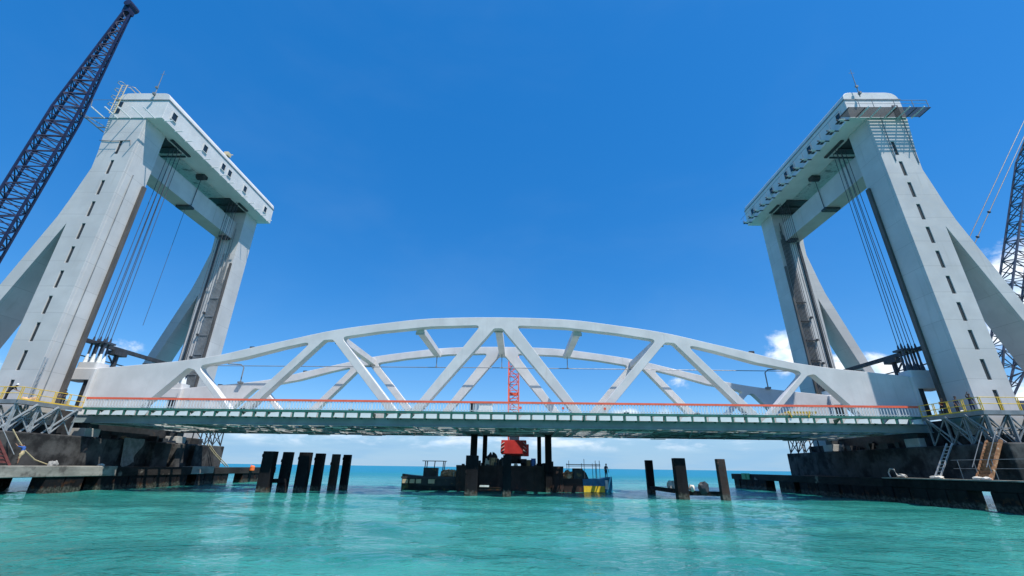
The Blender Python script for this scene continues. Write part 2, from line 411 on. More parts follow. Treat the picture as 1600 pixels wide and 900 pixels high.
fade = np.clip((62 - np.abs(GX)) / 14, 0, 1) * np.clip((104 - GY) / 35, 0, 1) * np.clip(GY / 6, 0, 1)
co = np.stack([GX, GY, WZ + Hh * fade], -1).reshape(-1, 3)
nx_, ny_ = len(xs), len(ys)
ii = (np.arange(nx_ - 1)[:, None] * ny_ + np.arange(ny_ - 1)[None, :]).reshape(-1)
fc = np.stack([ii, ii + ny_, ii + ny_ + 1, ii + 1], -1)
me = bpy.data.meshes.new('water')
me.from_pydata(co.tolist(), [], fc.tolist())
me.polygons.foreach_set('use_smooth', [True] * len(me.polygons))
tag(link('water', me, M['water']), kind='structure')

# ------------------------------------------------------------------ lift towers
LEGX0, LEGX1 = 45.9, 50.2
def leg_outline(s, z0=5.35, z1=43.98):
    pts = [(45.9, z0), (45.9, z1), (50.9, z1), (50.25, 38.5), (50.15, 36.2), (50.55, 34.1), (51.0, 31.6), (51.5, 29.3), (58.9, 1.8 + z0 - 1.2), (58.9, z0)]
    hole = [(50.05, 28.4), (57.6, z0 + 1.2), (49.8, z0 + 1.2)]
    if s < 0: pts = [(-x, z) for x, z in pts]; hole = [(-x, z) for x, z in hole]
    return pts, hole
SLOTZ = [39.35 - 3.0 * k for k in range(11)]
def tower(s, label, cagekind):
    t = thing('bridge_tower', (s * 48, 55.5, 5.35), label, 'bridge tower')
    X = lambda a, b_: (min(s * a, s * b_), max(s * a, s * b_))
    for y0 in (43.0, 65.5):
        outer, hole = leg_outline(s)
        core = plate('leg', outer, [hole], y0 + .35, y0 + 3.3, M['tower'], t, .03)
        slots = []
        if y0 < 50:
            for k, z in enumerate(SLOTZ):
                xc = s * (47.9 + k * .02); hh = 1.02
                slots.append([(xc - .2, z - hh), (xc + .2, z - hh), (xc + .2, z + hh), (xc - .2, z + hh)])
        plate('leg_face', outer, [hole] + slots, y0, y0 + .346, M['tower'], core, .02)
        if y0 < 50:
            for k, z in enumerate(SLOTZ):
                xc = s * (47.9 + k * .02)
                MB().box(xc - .195, xc + .195, y0 + .10, y0 + .34, z - 1.01, z + 1.01).build('stair_window', M['slot'], core)
            # guide rail along the rear inner corner
            MB().box(*X(45.62, 45.897), 45.8, 46.28, 8.2, 35.5).build('guide_rail', M['brownrail'], core)
            if s < 0: MB().tube([(s * 45.84, 44.2, 8), (s * 45.84, 44.2, 36)], .05).build('conduit', M['midgrey'], core)
        else:
            MB().box(*X(49.0, 49.3), 65.3, 65.497, 6.6, 38.5).build('guide_channel', M['slot'], core)
            MB().box(*X(45.95, 46.2), 65.2, 65.497, 6.6, 34).build('guide_rail', M['brownrail'], core)
            m = MB()
            for k in range(7): m.tube([(s * (46.45 + .2 * k), 65.3, 6.5), (s * (46.45 + .2 * k), 65.3, (31 if s < 0 else 39) + (k * 37 % 5) * .8 * (3 if s < 0 else 1))], .055, 5)
            for k in range(7): m.box(*X(46.4, 47.85), 65.2, 65.4, 9 + 3.1 * k, 9.16 + 3.1 * k)
            m.build('cable_tray', M['midgrey'] if s < 0 else M['dark'], core)
            m = MB()
            for k in range(5): m.box(*X(47.95, 48.2), 65.1, 65.49, 10.6 + 3.6 * k, 10.9 + 3.6 * k)
            m.build_each('bracket', M['dark'], core)
    # plinths under the legs
    for y0 in (42.6, 65.1):
        MB().box(*X(45.4, 59.3), y0, y0 + 4.1, 5.34, 6.3).build('plinth', M['concrete'], t, bevel=.06)
    # cross beam between the legs
    cb = MB().box(*X(47.2, 49.7), 46.302, 65.498, 38.7, 41.9).build('cross_beam', M['tower'], t, bevel=.04)
    m = MB()
    for y in (50.5, 55.3, 60.2): m.box(*X(47.16, 47.197), y, y + .12, 38.72, 41.88)
    m.build_each('stiffener', M['tower'], cb)
    MB().box(*X(47.0, 49.2), 54.9, 55.8, 38.35, 38.68).build('rope_bracket', M['dark'], cb)
    MB().box(*X(47.4, 48.6), 64.2, 65.3, 38.4, 38.68).build('drain_box', M['dark'], cb)
    MB().tube([(s * 46.95, 55.2, 43.4), (s * 47.1, 55.2, 38.6)], .05).build('rope', M['cable'], cb)
    if s < 0: MB().tube([(s * 47.9, 55.3, 38.4), (s * 48.4, 55.6, 20)], .03).build('rope', M['cable'], cb)
    # machine house
    prof = fillet([(s * 43.8, 43.5), (s * 50.8, 43.5), (s * 50.8, 47.7), (s * 43.8, 47.7)], [.05, .05, 1.5, 1.1], 6)
    h = MB().prism(prof, 42.9, 69.3).build('machine_house', M['house'], t, bevel=.05)
    prof2 = fillet([(s * 43.72, 46.42), (s * 50.88, 46.42), (s * 50.88, 46.55), (s * 43.72, 46.55)], 0)
    MB().prism(prof2, 42.82, 69.38).build('eave_groove', M['midgrey'], h)
    for y in (44.4, 50.6, 54.8, 56.4, 60.6, 66.9):
        z = 45.0
        f = MB()
        f.box(*X(43.70, 43.798), y - .48, y - .40, z - .62, z + .62); f.box(*X(43.70, 43.798), y + .40, y + .48, z - .62, z + .62)
        f.box(*X(43.70, 43.798), y - .40, y + .40, z + .54, z + .62); f.box(*X(43.66, 43.798), y - .40, y + .40, z - .62, z - .54)
        w = f.build('window', M['house'], h)
        MB().box(*X(43.76, 43.797), y - .40, y + .40, z - .54, z + .54).build('pane', M['glass'], w)
    if s < 0:
        for z in (44.65, 45.75):
            MB().box(-50.35, -49.75, 42.85, 42.897, z - .4, z + .4).build('pane', M['glass'], h)
    else:
        MB().box(49.5, 50.2, 42.83, 42.897, 43.6, 45.5).build('door', M['dark'], h)
    # underside: dark plates painting the shade of sheave openings, hanging sheave
    m = MB()
    m.box(*X(46.2, 49.2), 46.6, 49.7, 43.40, 43.497); m.box(*X(46.2, 49.6), 61.0, 65.0, 43.40, 43.497)
    m.build_each('opening_shade_plate', M['slot'], h)
    m = MB()
    for a in (46.6, 48.5, 50.3, 61.0, 63, 65.0): m.box(*X(46.0, 49.7), a - .1, a + .1, 43.25, 43.396)
    m.box(*X(45.3, 45.7), 46.9, 50.4, 43.3, 43.49); m.box(*X(45.3, 45.7), 62.4, 64.9, 43.3, 43.49)
    m.build_each('opening_frame', M['dark'], h)
    MB().tube([(s * 46.1, 54.9, 43.2), (s * 47.3, 54.9, 43.2)], .5, 16).build('sheave', M['dark'], h)
    m = MB().box(*X(47.0, 50.4), 46.4, 65.4, 43.42, 43.49)
    m.build('soffit_panel', M['under'], h)
    # brackets along the eaves
    m = MB()
    for k in range(14):
        y = 43.4 + k * 1.9
        m.bar((s * 44.0, y, 43.46), (s * 42.85, y, 43.5), .10, .14)
    for x in (44.7, 46.15, 47.9, 49.6, 51.3): m.bar((s * x, 42.9, 43.43), (s * x, 41.0, 43.47), .10, .14)
    m.build_each('eave_bracket', M['baluster'], h)
    if s > 0:
        m = MB()
        for k in range(10): m.box(42.4, 52.3, 41.25 + k * .165, 41.34 + k * .165, 43.56, 43.61)
        for x in (42.4, 44.4, 46.2, 48.2, 50.6, 52.2): m.box(x, x + .1, 41.2, 42.85, 43.50, 43.557)
        m.build('front_gangway', M['dark'], h)
        m = MB()
        for k in range(14):
            y = 42.9 + k * 1.9
            for q in (42.75, 43.2): m.box(q, q + .36, y + .55, y + 1.25, 43.58, 43.63)
            m.bar((43.9, y + .4, 43.47), (42.3, y + .4, 43.50), .09, .14)
        m.build_each('side_gangway', M['dark'], h)
        m = MB()
        for k in range(14): m.box(42.5, 43.2, 43.0 + k * 1.9, 43.25 + k * 1.9, 43.36, 43.42)
        m.build_each('gangway_lamp', M['baluster'], h)
        m = MB()
        m.tube([(47.4, 42.75, 43.4), (47.4, 42.95, 36.9)], .05); m.tube([(50.0, 42.75, 43.4), (50.0, 42.95, 36.6)], .05)
        m.build_each('hanging_pipe', M['midgrey'], h)
        m = MB()
        for x in (43.9, 45.6, 48.2, 50.4, 52.2): m.bar((x, 41.3, 43.6), (x, 41.3, 44.75), .05)
        m.bar((42.4, 41.3, 44.75), (52.3, 41.3, 44.75), .05); m.bar((42.4, 41.3, 44.2), (52.3, 41.3, 44.2), .03)
        for k in range(14): m.bar((42.7, 43 + k * 1.95, 43.6), (42.7, 43 + k * 1.95, 44.7), .03)
        m.bar((42.7, 43, 44.7), (42.7, 69.2, 44.7), .035)
        m.build('gangway_railing', M['midgrey'], h)
    else:
        c = MB()
        for x in (-50.15, -49.5): c.tube([(x, 42.2, 43.6), (x, 42.2, 48.4), (x, 43.2, 49.0), (x, 45, 49.0)], .05)
        for k in range(14): c.bar((-50.15, 42.2, 43.9 + .34 * k), (-49.5, 42.2, 43.9 + .34 * k), .035)
        for k in range(4):
            z = 44.6 + k * 1.2
            c.tube([(-50.15, 42.2, z), (-50.2, 41.6, z), (-49.8, 41.4, z), (-49.45, 41.6, z), (-49.5, 42.2, z)], .035)
        c.build('ladder_cage', M['beige'], h)
        c = MB()
        c.bar((-50.8, 42.9, 43.45), (-53.9, 42.9, 43.5), .12); c.bar((-50.8, 44.6, 43.45), (-53.9, 44.6, 43.5), .12)
        c.bar((-53.8, 41.0, 43.5), (-53.8, 45.5, 43.5), .12); c.bar((-52.3, 41.0, 43.55), (-53.6, 41.0, 44.6), .06); c.bar((-51.4, 41.0, 43.55), (-51.6, 41.0, 44.6), .06)
        c.bar((-53.6, 41.0, 44.6), (-46.0, 41.0, 44.6), .035); c.bar((-51, 43, 42.2), (-53.7, 41.3, 43.4), .08)
        c.build('outrigger_frame', M['midgrey'], h)
        MB().tube([(-50.7, 42.95, 39.9), (-48.9, 42.93, 39.75), (-46.7, 42.95, 39.9), (-46.5, 42.95, 39.2)], .035).build('rigging_wire', M['cable'], h)
        MB().box(-44.6, -43.9, 55.0, 55.8, 47.6, 48.2).bar((-44.2, 55.4, 48), (-44.0, 56.2, 48.5), .1).build('roof_light', M['beige'], h)
    h.location.z = .5
    # mast
    mx_ = s * 45.6
    m = MB().tube([(mx_, 42.5, 46.6), (mx_ + s * .02, 42.45, 51.2)], [.06, .03], 6)
    m.box(mx_ - .12, mx_ + .12, 42.2, 42.54, 46.9, 47.2); m.box(mx_ - .2, mx_ + .1, 42.3, 42.5, 48.1, 48.35); m.bar((mx_ - .35, 42.45, 50.6), (mx_ + .35, 42.45, 50.6), .03)
    m.build('antenna_mast', M['midgrey'], h)
    return t
tower(-1, 'white lift tower with a beige caged ladder on its machine house, beside the blue-black boom', 'beige')
tower(1, 'white lift tower with dark slatted gangway round its machine house, beside the grey boom', 'dark')

# ------------------------------------------------------------------ lift span
span = thing('lift_span', (0, 55.2, 6.75), 'pale grey arched truss bridge span lifted between the two white towers', 'bridge')
half_top = [(0, 19.0), (7.7, 18.8), (13.0, 18.2), (18.9, 17.3), (24.2, 16.05), (28.4, 15.05), (32.2, 14.1), (36.6, 13.45), (40.4, 13.05), (45.1, 12.6)]
def smooth_top(pts):
    out = []
    for i in range(len(pts) - 1):
        p0 = pts[max(i - 1, 0)] if i else (-pts[1][0], pts[1][1]); p1, p2 = pts[i], pts[i + 1]; p3 = pts[min(i + 2, len(pts) - 1)]
        for k in range(4):
            u = k / 4
            out.append(tuple(.5 * (2 * p1[j] + (p2[j] - p0[j]) * u + (2 * p0[j] - 5 * p1[j] + 4 * p2[j] - p3[j]) * u * u + (3 * p1[j] - p0[j] - 3 * p2[j] + p3[j]) * u ** 3) for j in (0, 1)))
    return out + [pts[-1]]
ht = smooth_top(half_top)
outline = [(-x, z) for x, z in ht[::-1]] + ht[1:] + [(45.1, 7.56), (-45.1, 7.56)]
# openings of the right half: (corners, fillets)
oA = fillet([(38.7, 8.3), (34.7, 12.75), (33.9, 12.55), (29.5, 8.3)], [.1, .5, .4, .1])
oB = fillet([(33.6, 12.98), (28.7, 13.95), (24.5, 15.15), (21.2, 15.95), (27.85, 8.35), (28.75, 8.35)], [.45, 0, 0, .35, .1, .1])
oC = fillet([(26.75, 8.35), (19.9, 16.1), (18.9, 16.15), (11.75, 8.35)], [.1, .45, .45, .1])
oD = fillet([(17.95, 16.45), (13.65, 17.15), (7.8, 17.8), (2.0, 18.02), (9.2, 8.35), (10.65, 8.35)], [.35, 0, 0, .35, .1, .1])
oE = fillet([(8.15, 8.35), (.45, 17.65), (-.45, 17.65), (-8.15, 8.35)], [.1, .4, .4, .1])
holes = []
for o_ in (oA, oB, oC, oD): holes += [o_, [(-x, z) for x, z in o_]]
holes.append(oE)
for y0 in (48.0, 61.4):
    tr = plate('truss', outline, holes, y0, y0 + 1.0, M['truss'], span, .03)
    m = MB()
    for x in (-28.2, 28.6, -40, 40): m.box(x - .25, x + .25, y0 + .3, y0 + .7, 15.05 if abs(x) < 30 else 13.0, 15.35 if abs(x) < 30 else 13.3)
    m.build_each('navigation_lamp', M['dark'], tr)
for x in (-18.5, -9.2, 0, 9.2, 18.5):
    zt = {0: 18.45, 9.2: 18.1, 18.5: 16.9}[abs(x)]
    br = MB().box(x - .42, x + .42, 48.98, 61.42, zt - .75, zt).build('top_brace', M['truss'], span, bevel=.03)
    MB().box(x - .5, x + .5, 49.0, 49.25, zt - .95, zt - .6).build('gusset', M['under'], br)
    MB().box(x - .05, x + .05, 60.55, 60.65, 15.8, zt - .7).box(x - .15, x + .15, 60.45, 60.75, 15.72, 15.85).build('wire_hanger', M['midgrey'], br)
m = MB()
m.tube([(-41, 60.6, 15.7), (-18.5, 60.6, 15.74), (0, 60.6, 15.78), (18.5, 60.6, 15.74), (41, 60.6, 15.7)], .055)
m.build('overhead_wire', M['midgrey'], span)
for s in (-1, 1):
    m = MB(); x = s * 36.8
    m.tube([(x, 61.2, 13.4), (x, 61.2, 15.6), (x + s * .3, 60.9, 15.95), (x + s * 2, 60.6, 16.0)], .09); m.box(x - .3, x + .3, 61.0, 61.5, 13.35, 13.6)
    m.build('wire_post', M['midgrey'], span)
    # lifting bracket at each corner
    for y0 in (48.0, 61.4):
        lb = MB().prism(fillet([(s * 45.0, y0 - .1), (s * 47.5, y0 - .1), (s * 48.4, y0 + .6), (s * 48.4, y0 + 1.9), (s * 45.0, y0 + 1.9)], 0), 11.3, 12.6, 'z').build('lifting_bracket', M['truss'], span, bevel=.05)
        MB().prism(fillet([(s * 45.1, y0), (s * 47.4, y0), (s * 47.9, y0 + 1.7), (s * 45.1, y0 + 1.7)], .3), 12.6, 13.3, 'z').build('anchor_plate', M['truss'], lb)
        MB().box(*sorted((s * 45.11, s * 46.0)), y0 + .1, y0 + 1.3, 8.2, 11.3).build('bracket_web', M['dark'], lb)
        MB().box(*sorted((s * 44.75, s * 45.09)), y0 - .35, y0 - .004, 6.9, 12.5).build('end_post', M['truss'], span, bevel=.03)
# floor
rd = random.Random(12)
for k in range(20):
    for y0, y1 in ((49.3, 52.2), (52.24, 55.1), (55.14, 58.0), (58.04, 61.1)):
        x0 = -44.6 + k * 4.46
        if rd.random() < .38 and not (k in (9,) and y0 > 54 and y0 < 58): continue
        MB().box(x0, x0 + 4.43, y0, y1, 7.62, 7.9).build('deck_panel', M['under'], span)
for y0 in (47.55, 62.0):
    g = MB().box(-45.0, 45.0, y0, y0 + .30, 6.75, 7.55)
    g.box(-45.0, 45.0, y0 - .12, y0 - .003, 6.72, 6.80)
    g.box(-45.0, 45.0, y0 - .08, y0 - .003, 7.48, 7.55)
    g.build('edge_girder', M['girder'], span)
fb = MB(); 
fb.box(-.16, .16, 47.86, 61.99, 6.78, 6.84); fb.box(-.02, .02, 47.86, 61.99, 6.845, 7.61)
fb0 = fb.build('floor_beam', M['under'], span); fb0.location.x = -43.6
for k in range(1, 39): dup(fb0, span, (k * 2.295, 0, 0))
for y in (50.2, 52.2, 54.2, 56.2, 58.2, 60.2):
    MB().box(-44, 44, y - .05, y + .05, 7.0, 7.615).box(-44, 44, y - .14, y + .14, 6.86, 6.92).build('stringer', M['under'], span)
rs = random.Random(3)
for k in range(19):
    x = -43.6 + k * 4.59; w = rs.uniform(.08, .13)
    MB().bar((x, 48.2, 6.7), (x + 4.5, 61.6, 6.7), w, .08).build('wind_brace', M['under'], span)
for k in range(64):
    x = rs.uniform(-44, 41); y = rs.uniform(48.2, 61); z = rs.uniform(6.50, 6.62)
    MB().box(x, x + rs.uniform(.8, 4.2), y, y + rs.uniform(.08, .4), z, z + .07).build('lit_dark_strip', M['white'] if k % 3 else M['dark'], span)  # random pale and dark strips imitate lit and shaded flange patches
# cantilever walkway
wk = MB().box(-43.3, 43.3, 46.45, 47.45, 8.0, 8.06).build('walkway', M['green'], span)
MB().box(-43.3, 43.3, 46.36, 46.44, 7.95, 8.18).build('walkway_edge', M['green'], wk)
bk = MB().prism([(46.5, 7.93), (47.54, 7.93), (47.54, 7.4), (47.3, 7.45)], -.05, .05, 'x').box(-.10, .10, 46.38, 46.5, 7.46, 7.94).build('walkway_bracket', M['green'], span)
bk.location.x = -42.9
for k in range(1, 63): dup(bk, span, (k * 1.37, 0, 0))
pn0 = MB().prism([(-.54, 7.46), (.54, 7.46), (.54, 7.92), (-.54, 7.92)], 46.375, 46.43).build('fascia_panel', M['white'], span); pn0.location.x = -42.2
pv = [pn0]
for poly in ([(-.56, 7.46), (.5, 7.46), (.5, 7.92), (-.05, 7.88)], [(-.6, 7.46), (.55, 7.46), (.55, 7.92), (-.3, 7.86)], [(-.5, 7.5), (.42, 7.44), (.48, 7.92), (-.44, 7.9)], [(-.55, 7.46), (.2, 7.46), (.5, 7.92), (-.5, 7.92)]):
    pv.append(MB().prism(poly, 46.375, 46.43).build('fascia_panel', M['white'], span)); pv[-1].location.x = -42.2 + 1.37 * len(pv[1:])
rf = random.Random(4)
for k in range(5, 63):
    src = pv[rf.choice((1, 1, 2, 2, 4, 3) if k < 16 or k > 50 else (0, 0, 0, 3, 3, 2))]
    if rf.random() < .06: continue
    dup(src, span, (-42.2 + 1.37 * k + rf.uniform(-.05, .05) - src.location.x, 0, 0))
# railing
rl = MB().box(-43.3, 43.3, 46.38, 46.50, 9.03, 9.24).build('railing', M['red'], span)
MB().box(-43.3, 43.3, 46.42, 46.46, 8.28, 8.33).build('lower_rail', M['baluster'], rl)
p = MB()
for k in range(7): p.box(-.93 + k * .31 - .03, -.93 + k * .31 + .03, 46.42, 46.46, 8.07, 9.03)
p.box(-1.08, -1.02, 46.41, 46.47, 8.07, 9.03)
bp0 = p.build('baluster_panel', M['baluster'], rl); bp0.location.x = -42.2
for k in range(1, 40): dup(bp0, rl, (k * 2.165, 0, 0))
m = MB()
for x in (2.6, 7.0, 11.3): m.tube([(x, 46.36, 8.62), (x, 46.39, 8.62)], .14, 12)
m.build_each('reflector_disc', M['red'], rl)

# ------------------------------------------------------------------ hoist cables
def hoist(s, y0, label):
    t = thing('hoist_cable_set', (s * 46.4, y0 + .7, 13.3), label, 'lifting cables', 'cable bundles lifting the span corners')
    for i in range(3):
        for j in range(2):
            x = s * (45.5 + .78 * i + .39 * j); y = y0 + .35 + .9 * j
            MB().tube([(x, y, 16.0), (s * (45.45 + .6 * i + .3 * j), y - .1, 43.75)], .038, 6).build('cable', M['cable'], t)
            k = MB().tube([(x, y, 13.1), (x, y, 13.7), (x, y, 14.5)], [.22, .19, .08], 8).build('socket', M['white'] if s < 0 else M['socket'], t)
            MB().tube([(x, y, 14.1), (x, y, 15.9), (x, y, 16.4)], [.10, .12, .07], 8).build('adjusting_rod', M['socket'], t)
    MB().box(*sorted((s * 45.3, s * 47.6)), y0 + .1, y0 + 1.5, 15.6, 15.8).build('yoke_plate', M['socket'], t)
    return t
hoist(-1, 48.1, 'thin steel cables on white sockets between the caged-ladder tower and the near truss')
hoist(1, 48.1, 'thin steel cables on dark sockets between the slatted-gangway tower and the near truss')
hoist(-1, 61.5, 'cables with white sockets seen through the end triangle of the truss, beside the caged-ladder tower')
hoist(1, 61.5, 'shaded cables behind the end triangle of the truss, beside the slatted-gangway tower')

# ------------------------------------------------------------------ piers and approaches
def pier(s, label):
    t = thing('bridge_pier', (s * 52, 55, WZ), label, 'bridge pier')
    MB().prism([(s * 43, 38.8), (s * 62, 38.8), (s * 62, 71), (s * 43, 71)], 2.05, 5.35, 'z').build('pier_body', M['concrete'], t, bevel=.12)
    for y in (42.5, 53.5, 60.5, 66.5):
        for x in (47.5, 56.5): MB().tube([(s * x, y, -2), (s * x, y, 2.08)], .8, 14).build('foundation_pile', M['pile'], t)
    for y0 in (47.6, 60.9):
        MB().box(*sorted((s * 43.3, s * 44.9)), y0, y0 + 1.8, 5.345, 6.2).build('bearing_pedestal', M['lightconc'], t, bevel=.05)
        MB().box(*sorted((s * 43.6, s * 44.6)), y0 + .3, y0 + 1.5, 6.2, 6.7).build('bearing', M['dark'], t)
    if s < 0:
        for ya, yb in ((47.6, 51.6), (56.4, 59.2), (60.2, 61.6), (63.6, 66.6)): MB().box(-42.997, -42.35, ya, yb, 2.0, 5.2).build('shade_column_block', M['concrete'], t, bevel=.06)  # blocks added to imitate the lit and dark columns of a shadow pattern
    m = MB(); r_ = random.Random(int(10 + s))
    for k in range(16):
        y = r_.uniform(47.5, 66); x = r_.uniform(43.4, 46); h = r_.uniform(.2, 1.0)
        m.box(*sorted((s * x, s * (x + r_.uniform(.3, 1.2)))), y, y + r_.uniform(.3, 1.4), 5.343, 5.35 + h)
    m.build_each('cap_block', M['dark'], t)
    MB().box(*sorted((s * 45.2, s * 46.4)), 47, 64, 5.341, 7.3).build('back_wall', M['dark'], t)  # dark colour stands in for shade in the gap over the pier
    return t
pier(-1, 'stained, shade-darkened concrete pier under the caged-ladder tower, patches of it in sunlight')
pier(1, 'stained, shade-darkened concrete pier under the slatted-gangway tower, its channel face in deep shade')
for s, lb in ((-1, 'pale concrete approach deck running off behind the caged-ladder tower'), (1, 'pale concrete approach deck running off behind the slatted-gangway tower')):
    t = thing('approach_viaduct', (s * 62, 55, WZ), lb, 'viaduct')
    MB().box(*sorted((s * 46.6, s * 130)), 47.6, 62.4, 6.6, 8.0).build('deck', M['concrete'], t)
    for y in (47.7, 62.1): MB().box(*sorted((s * 46.6, s * 130)), y, y + .2, 8.003, 9.0).build('parapet', M['lightconc'], t)
    for x in (88, 122): MB().box(*sorted((s * x, s * (x + 2))), 50, 60, -2, 6.597).build('column', M['lightconc'], t)
# gantry beams behind the legs
for s, lb in ((-1, 'dark service gantry beam crossing behind the caged-ladder tower'), (1, 'dark service gantry beam crossing behind the slatted-gangway tower')):
    t = thing('service_gantry', (s * 48, 56, 8.0), lb, 'gantry')
    MB().box(*sorted((s * 47.85, s * 48.2)), 46.6, 65.4, 15.75, 16.2).build('beam', M['dark'], t)
    MB().tube([(s * 48.0, 46.6, 14.2), (s * 48.0, 65.3, 14.2)], .07).build('lower_rail', M['dark'], t)
    for y, r_ in ((53.0, .26), (60.5, .09)):
        q = MB().tube([(s * 48, y, 8.0), (s * 48, y, 15.75)], r_, 8).build('post', M['dark'], t)
        if r_ > .2: MB().box(*sorted((s * 47.5, s * 48.5)), y - .9, y + .9, 15.2, 15.7).bar((s * 48, y - 1.1, 15), (s * 48, y, 14), .14).build('post_head', M['dark'], q)

# ------------------------------------------------------------------ work platforms with yellow railings
def platform(s, label):
    t = thing('work_platform', (s * 45, 42, 5.35), label, 'work platform')
    X = lambda a, b_: sorted((s * a, s * b_))
    MB().box(*X(43.2, 45.7), 40.0, 46.2, 7.92, 8.04).box(*X(45.7, 56), 40.0, 42.4, 7.92, 8.04).build('floor', M['midgrey'], t)
    e = MB().box(*X(43.1, 43.2), 39.9, 46.2, 7.72, 8.08).box(*X(43.2, 56), 39.9, 39.998, 7.72, 8.08); e.build('edge_beam', M['midgrey'], t)
    m = MB()
    px = [(43.15, y) for y in (46.1, 44.6, 43.1, 41.6, 40.0)] + [(x, 39.95) for x in (44.8, 46.4, 48, 49.6, 51.2, 52.8)]
    for (x, y) in px:
        for d in (0, .16):
            yy = y - d if x < 43.5 else y; xx = x if x < 43.5 else x + d
            if d == 0 or (x, y) in px[1:9]: m.bar((s * xx, yy, 8.05), (s * xx, yy, 9.2), .055)
    for z in (9.2, 8.65): m.tube([(s * 43.15, 46.2, z), (s * 43.15, 39.95, z), (s * 56, 39.95, z)], .035)
    m.box(*X(43.16, 43.19), 40.0, 46.2, 8.085, 8.2)
    m.build('railing', M['yellow'], t)
    m = MB(); z0, z1 = 5.36, 7.8
    def br(a, b_, w=.12): m.bar((s * a[0], a[1], a[2]), (s * b_[0], b_[1], b_[2]), w)
    ys_ = [46.0, 44.0, 42.0, 40.0]
    for xx in (43.35, 45.3):
        for y in ys_: br((xx, y, z0), (xx, y, z1))
        for a, b2 in zip(ys_, ys_[1:]):
            br((xx, a, z1), (xx, b2, z0), .09); br((xx, a, z0), (xx, b2, z1), .09)
    xs_ = [43.35, 45.3, 47.2, 49.1, 51, 53]
    for yy in (40.15, 42.2):
        for x in xs_: br((x, yy, z0), (x, yy, z1))
        for a, b2 in zip(xs_, xs_[1:]): br((a, yy, z1), (b2, yy, z0), .09); br((b2, yy, z1), (a, yy, z0), .09)
        br((43.3, yy, 6.6), (53, yy, 6.6), .08)
    # raking outriggers
    for y in (45.5, 43.5, 41.5): br((42.9, y, 7.85), (43.6, y - 2.0, z0), .13)
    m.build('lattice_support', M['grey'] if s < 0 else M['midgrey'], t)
    return t
platform(-1, 'yellow-railed work platform on grey lattice legs round the foot of the caged-ladder tower')
platform(1, 'yellow-railed work platform on grey lattice legs round the foot of the slatted-gangway tower')
for s, lb in ((-1, 'small lattice trestle under the far span edge by the caged-ladder tower pier'), (1, 'small lattice trestle under the far span edge by the slatted-gangway tower pier')):
    m = MB()
    for y in (66.5, 68.3, 70.2):
        for x in (43.2, 45.2): m.bar((s * x, y, 5.34), (s * x, y, 7.9), .12)
        m.bar((s * 43.2, y, 5.4), (s * 45.2, y, 7.6), .09)
    for a, b2 in ((66.5, 68.3), (68.3, 70.2)):
        m.bar((s * 43.2, a, 5.4), (s * 43.2, b2, 7.7), .09); m.bar((s * 43.2, a, 7.7), (s * 43.2, b2, 5.4), .09)
    m.bar((s * 43.2, 66, 7.85), (s * 43.2, 70.5, 7.85), .18)
    tag(m.build('scaffold_trestle', M['dark'], None, (s * 44, 68, 5.35)), lb, 'trestle')

# ------------------------------------------------------------------ fender docks
def fender(x, segs, y0, y1, mats, label, name='fender_dock'):
    t = thing(name, (x, (y0 + y1) / 2, WZ), label, 'dock')
    for a, b2, z0, z1, mt in mats: MB().box(x - .7, x + .7, a, b2, z0, z1).build('walkway_beam', mt, t, bevel=.05)
    for a, b2, n in segs:
        st = (b2 - a) / n
        for k in range(n):
            ya = a + k * st; d = .03 * ((k * 5) % 4)
            MB().box(x - .75 + d, x + .6, ya, ya + st - .10, -2.0, mats[0][2] - .003).build('pile', M['pile'], t, bevel=.05)
    return t
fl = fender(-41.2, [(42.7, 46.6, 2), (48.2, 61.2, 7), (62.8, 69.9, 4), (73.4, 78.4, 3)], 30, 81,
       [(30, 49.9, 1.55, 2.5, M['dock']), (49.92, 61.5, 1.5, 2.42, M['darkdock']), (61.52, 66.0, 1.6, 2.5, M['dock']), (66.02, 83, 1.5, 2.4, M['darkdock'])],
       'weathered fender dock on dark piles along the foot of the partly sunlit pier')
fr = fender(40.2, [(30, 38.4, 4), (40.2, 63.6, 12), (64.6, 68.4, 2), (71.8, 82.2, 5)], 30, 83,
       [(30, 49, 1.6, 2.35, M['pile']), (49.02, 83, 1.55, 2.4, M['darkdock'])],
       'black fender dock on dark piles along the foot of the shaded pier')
MB().box(39.4, 41.0, 30, 48.8, 2.354, 2.45).build('plank_top', M['dock'], fr)
tag(MB().tube([(-40.25, 75, 1.85), (-40.25, 75, 1.95), (-40.25, 75, 2.5), (-40.25, 75, 2.65)], [.2, .36, .36, .2], 12).tube([(-40.25, 75, 2.6), (-40.6, 75, 2.75)], .04).build('marker_buoy', M['orange'], None, (-40.25, 75, 1.85)), 'bright orange float hung on the side of the weathered dock, at its far end', 'buoy')
tag(MB().box(39.30, 39.44, 76.3, 78.8, 1.6, 2.5).box(39.2, 39.3, 77.3, 77.8, 1.7, 2.4).build('marker_board', M['greenmark'], None, (39.4, 77.5, 1.6)), 'small green marker board on the far end of the black dock', 'marker')

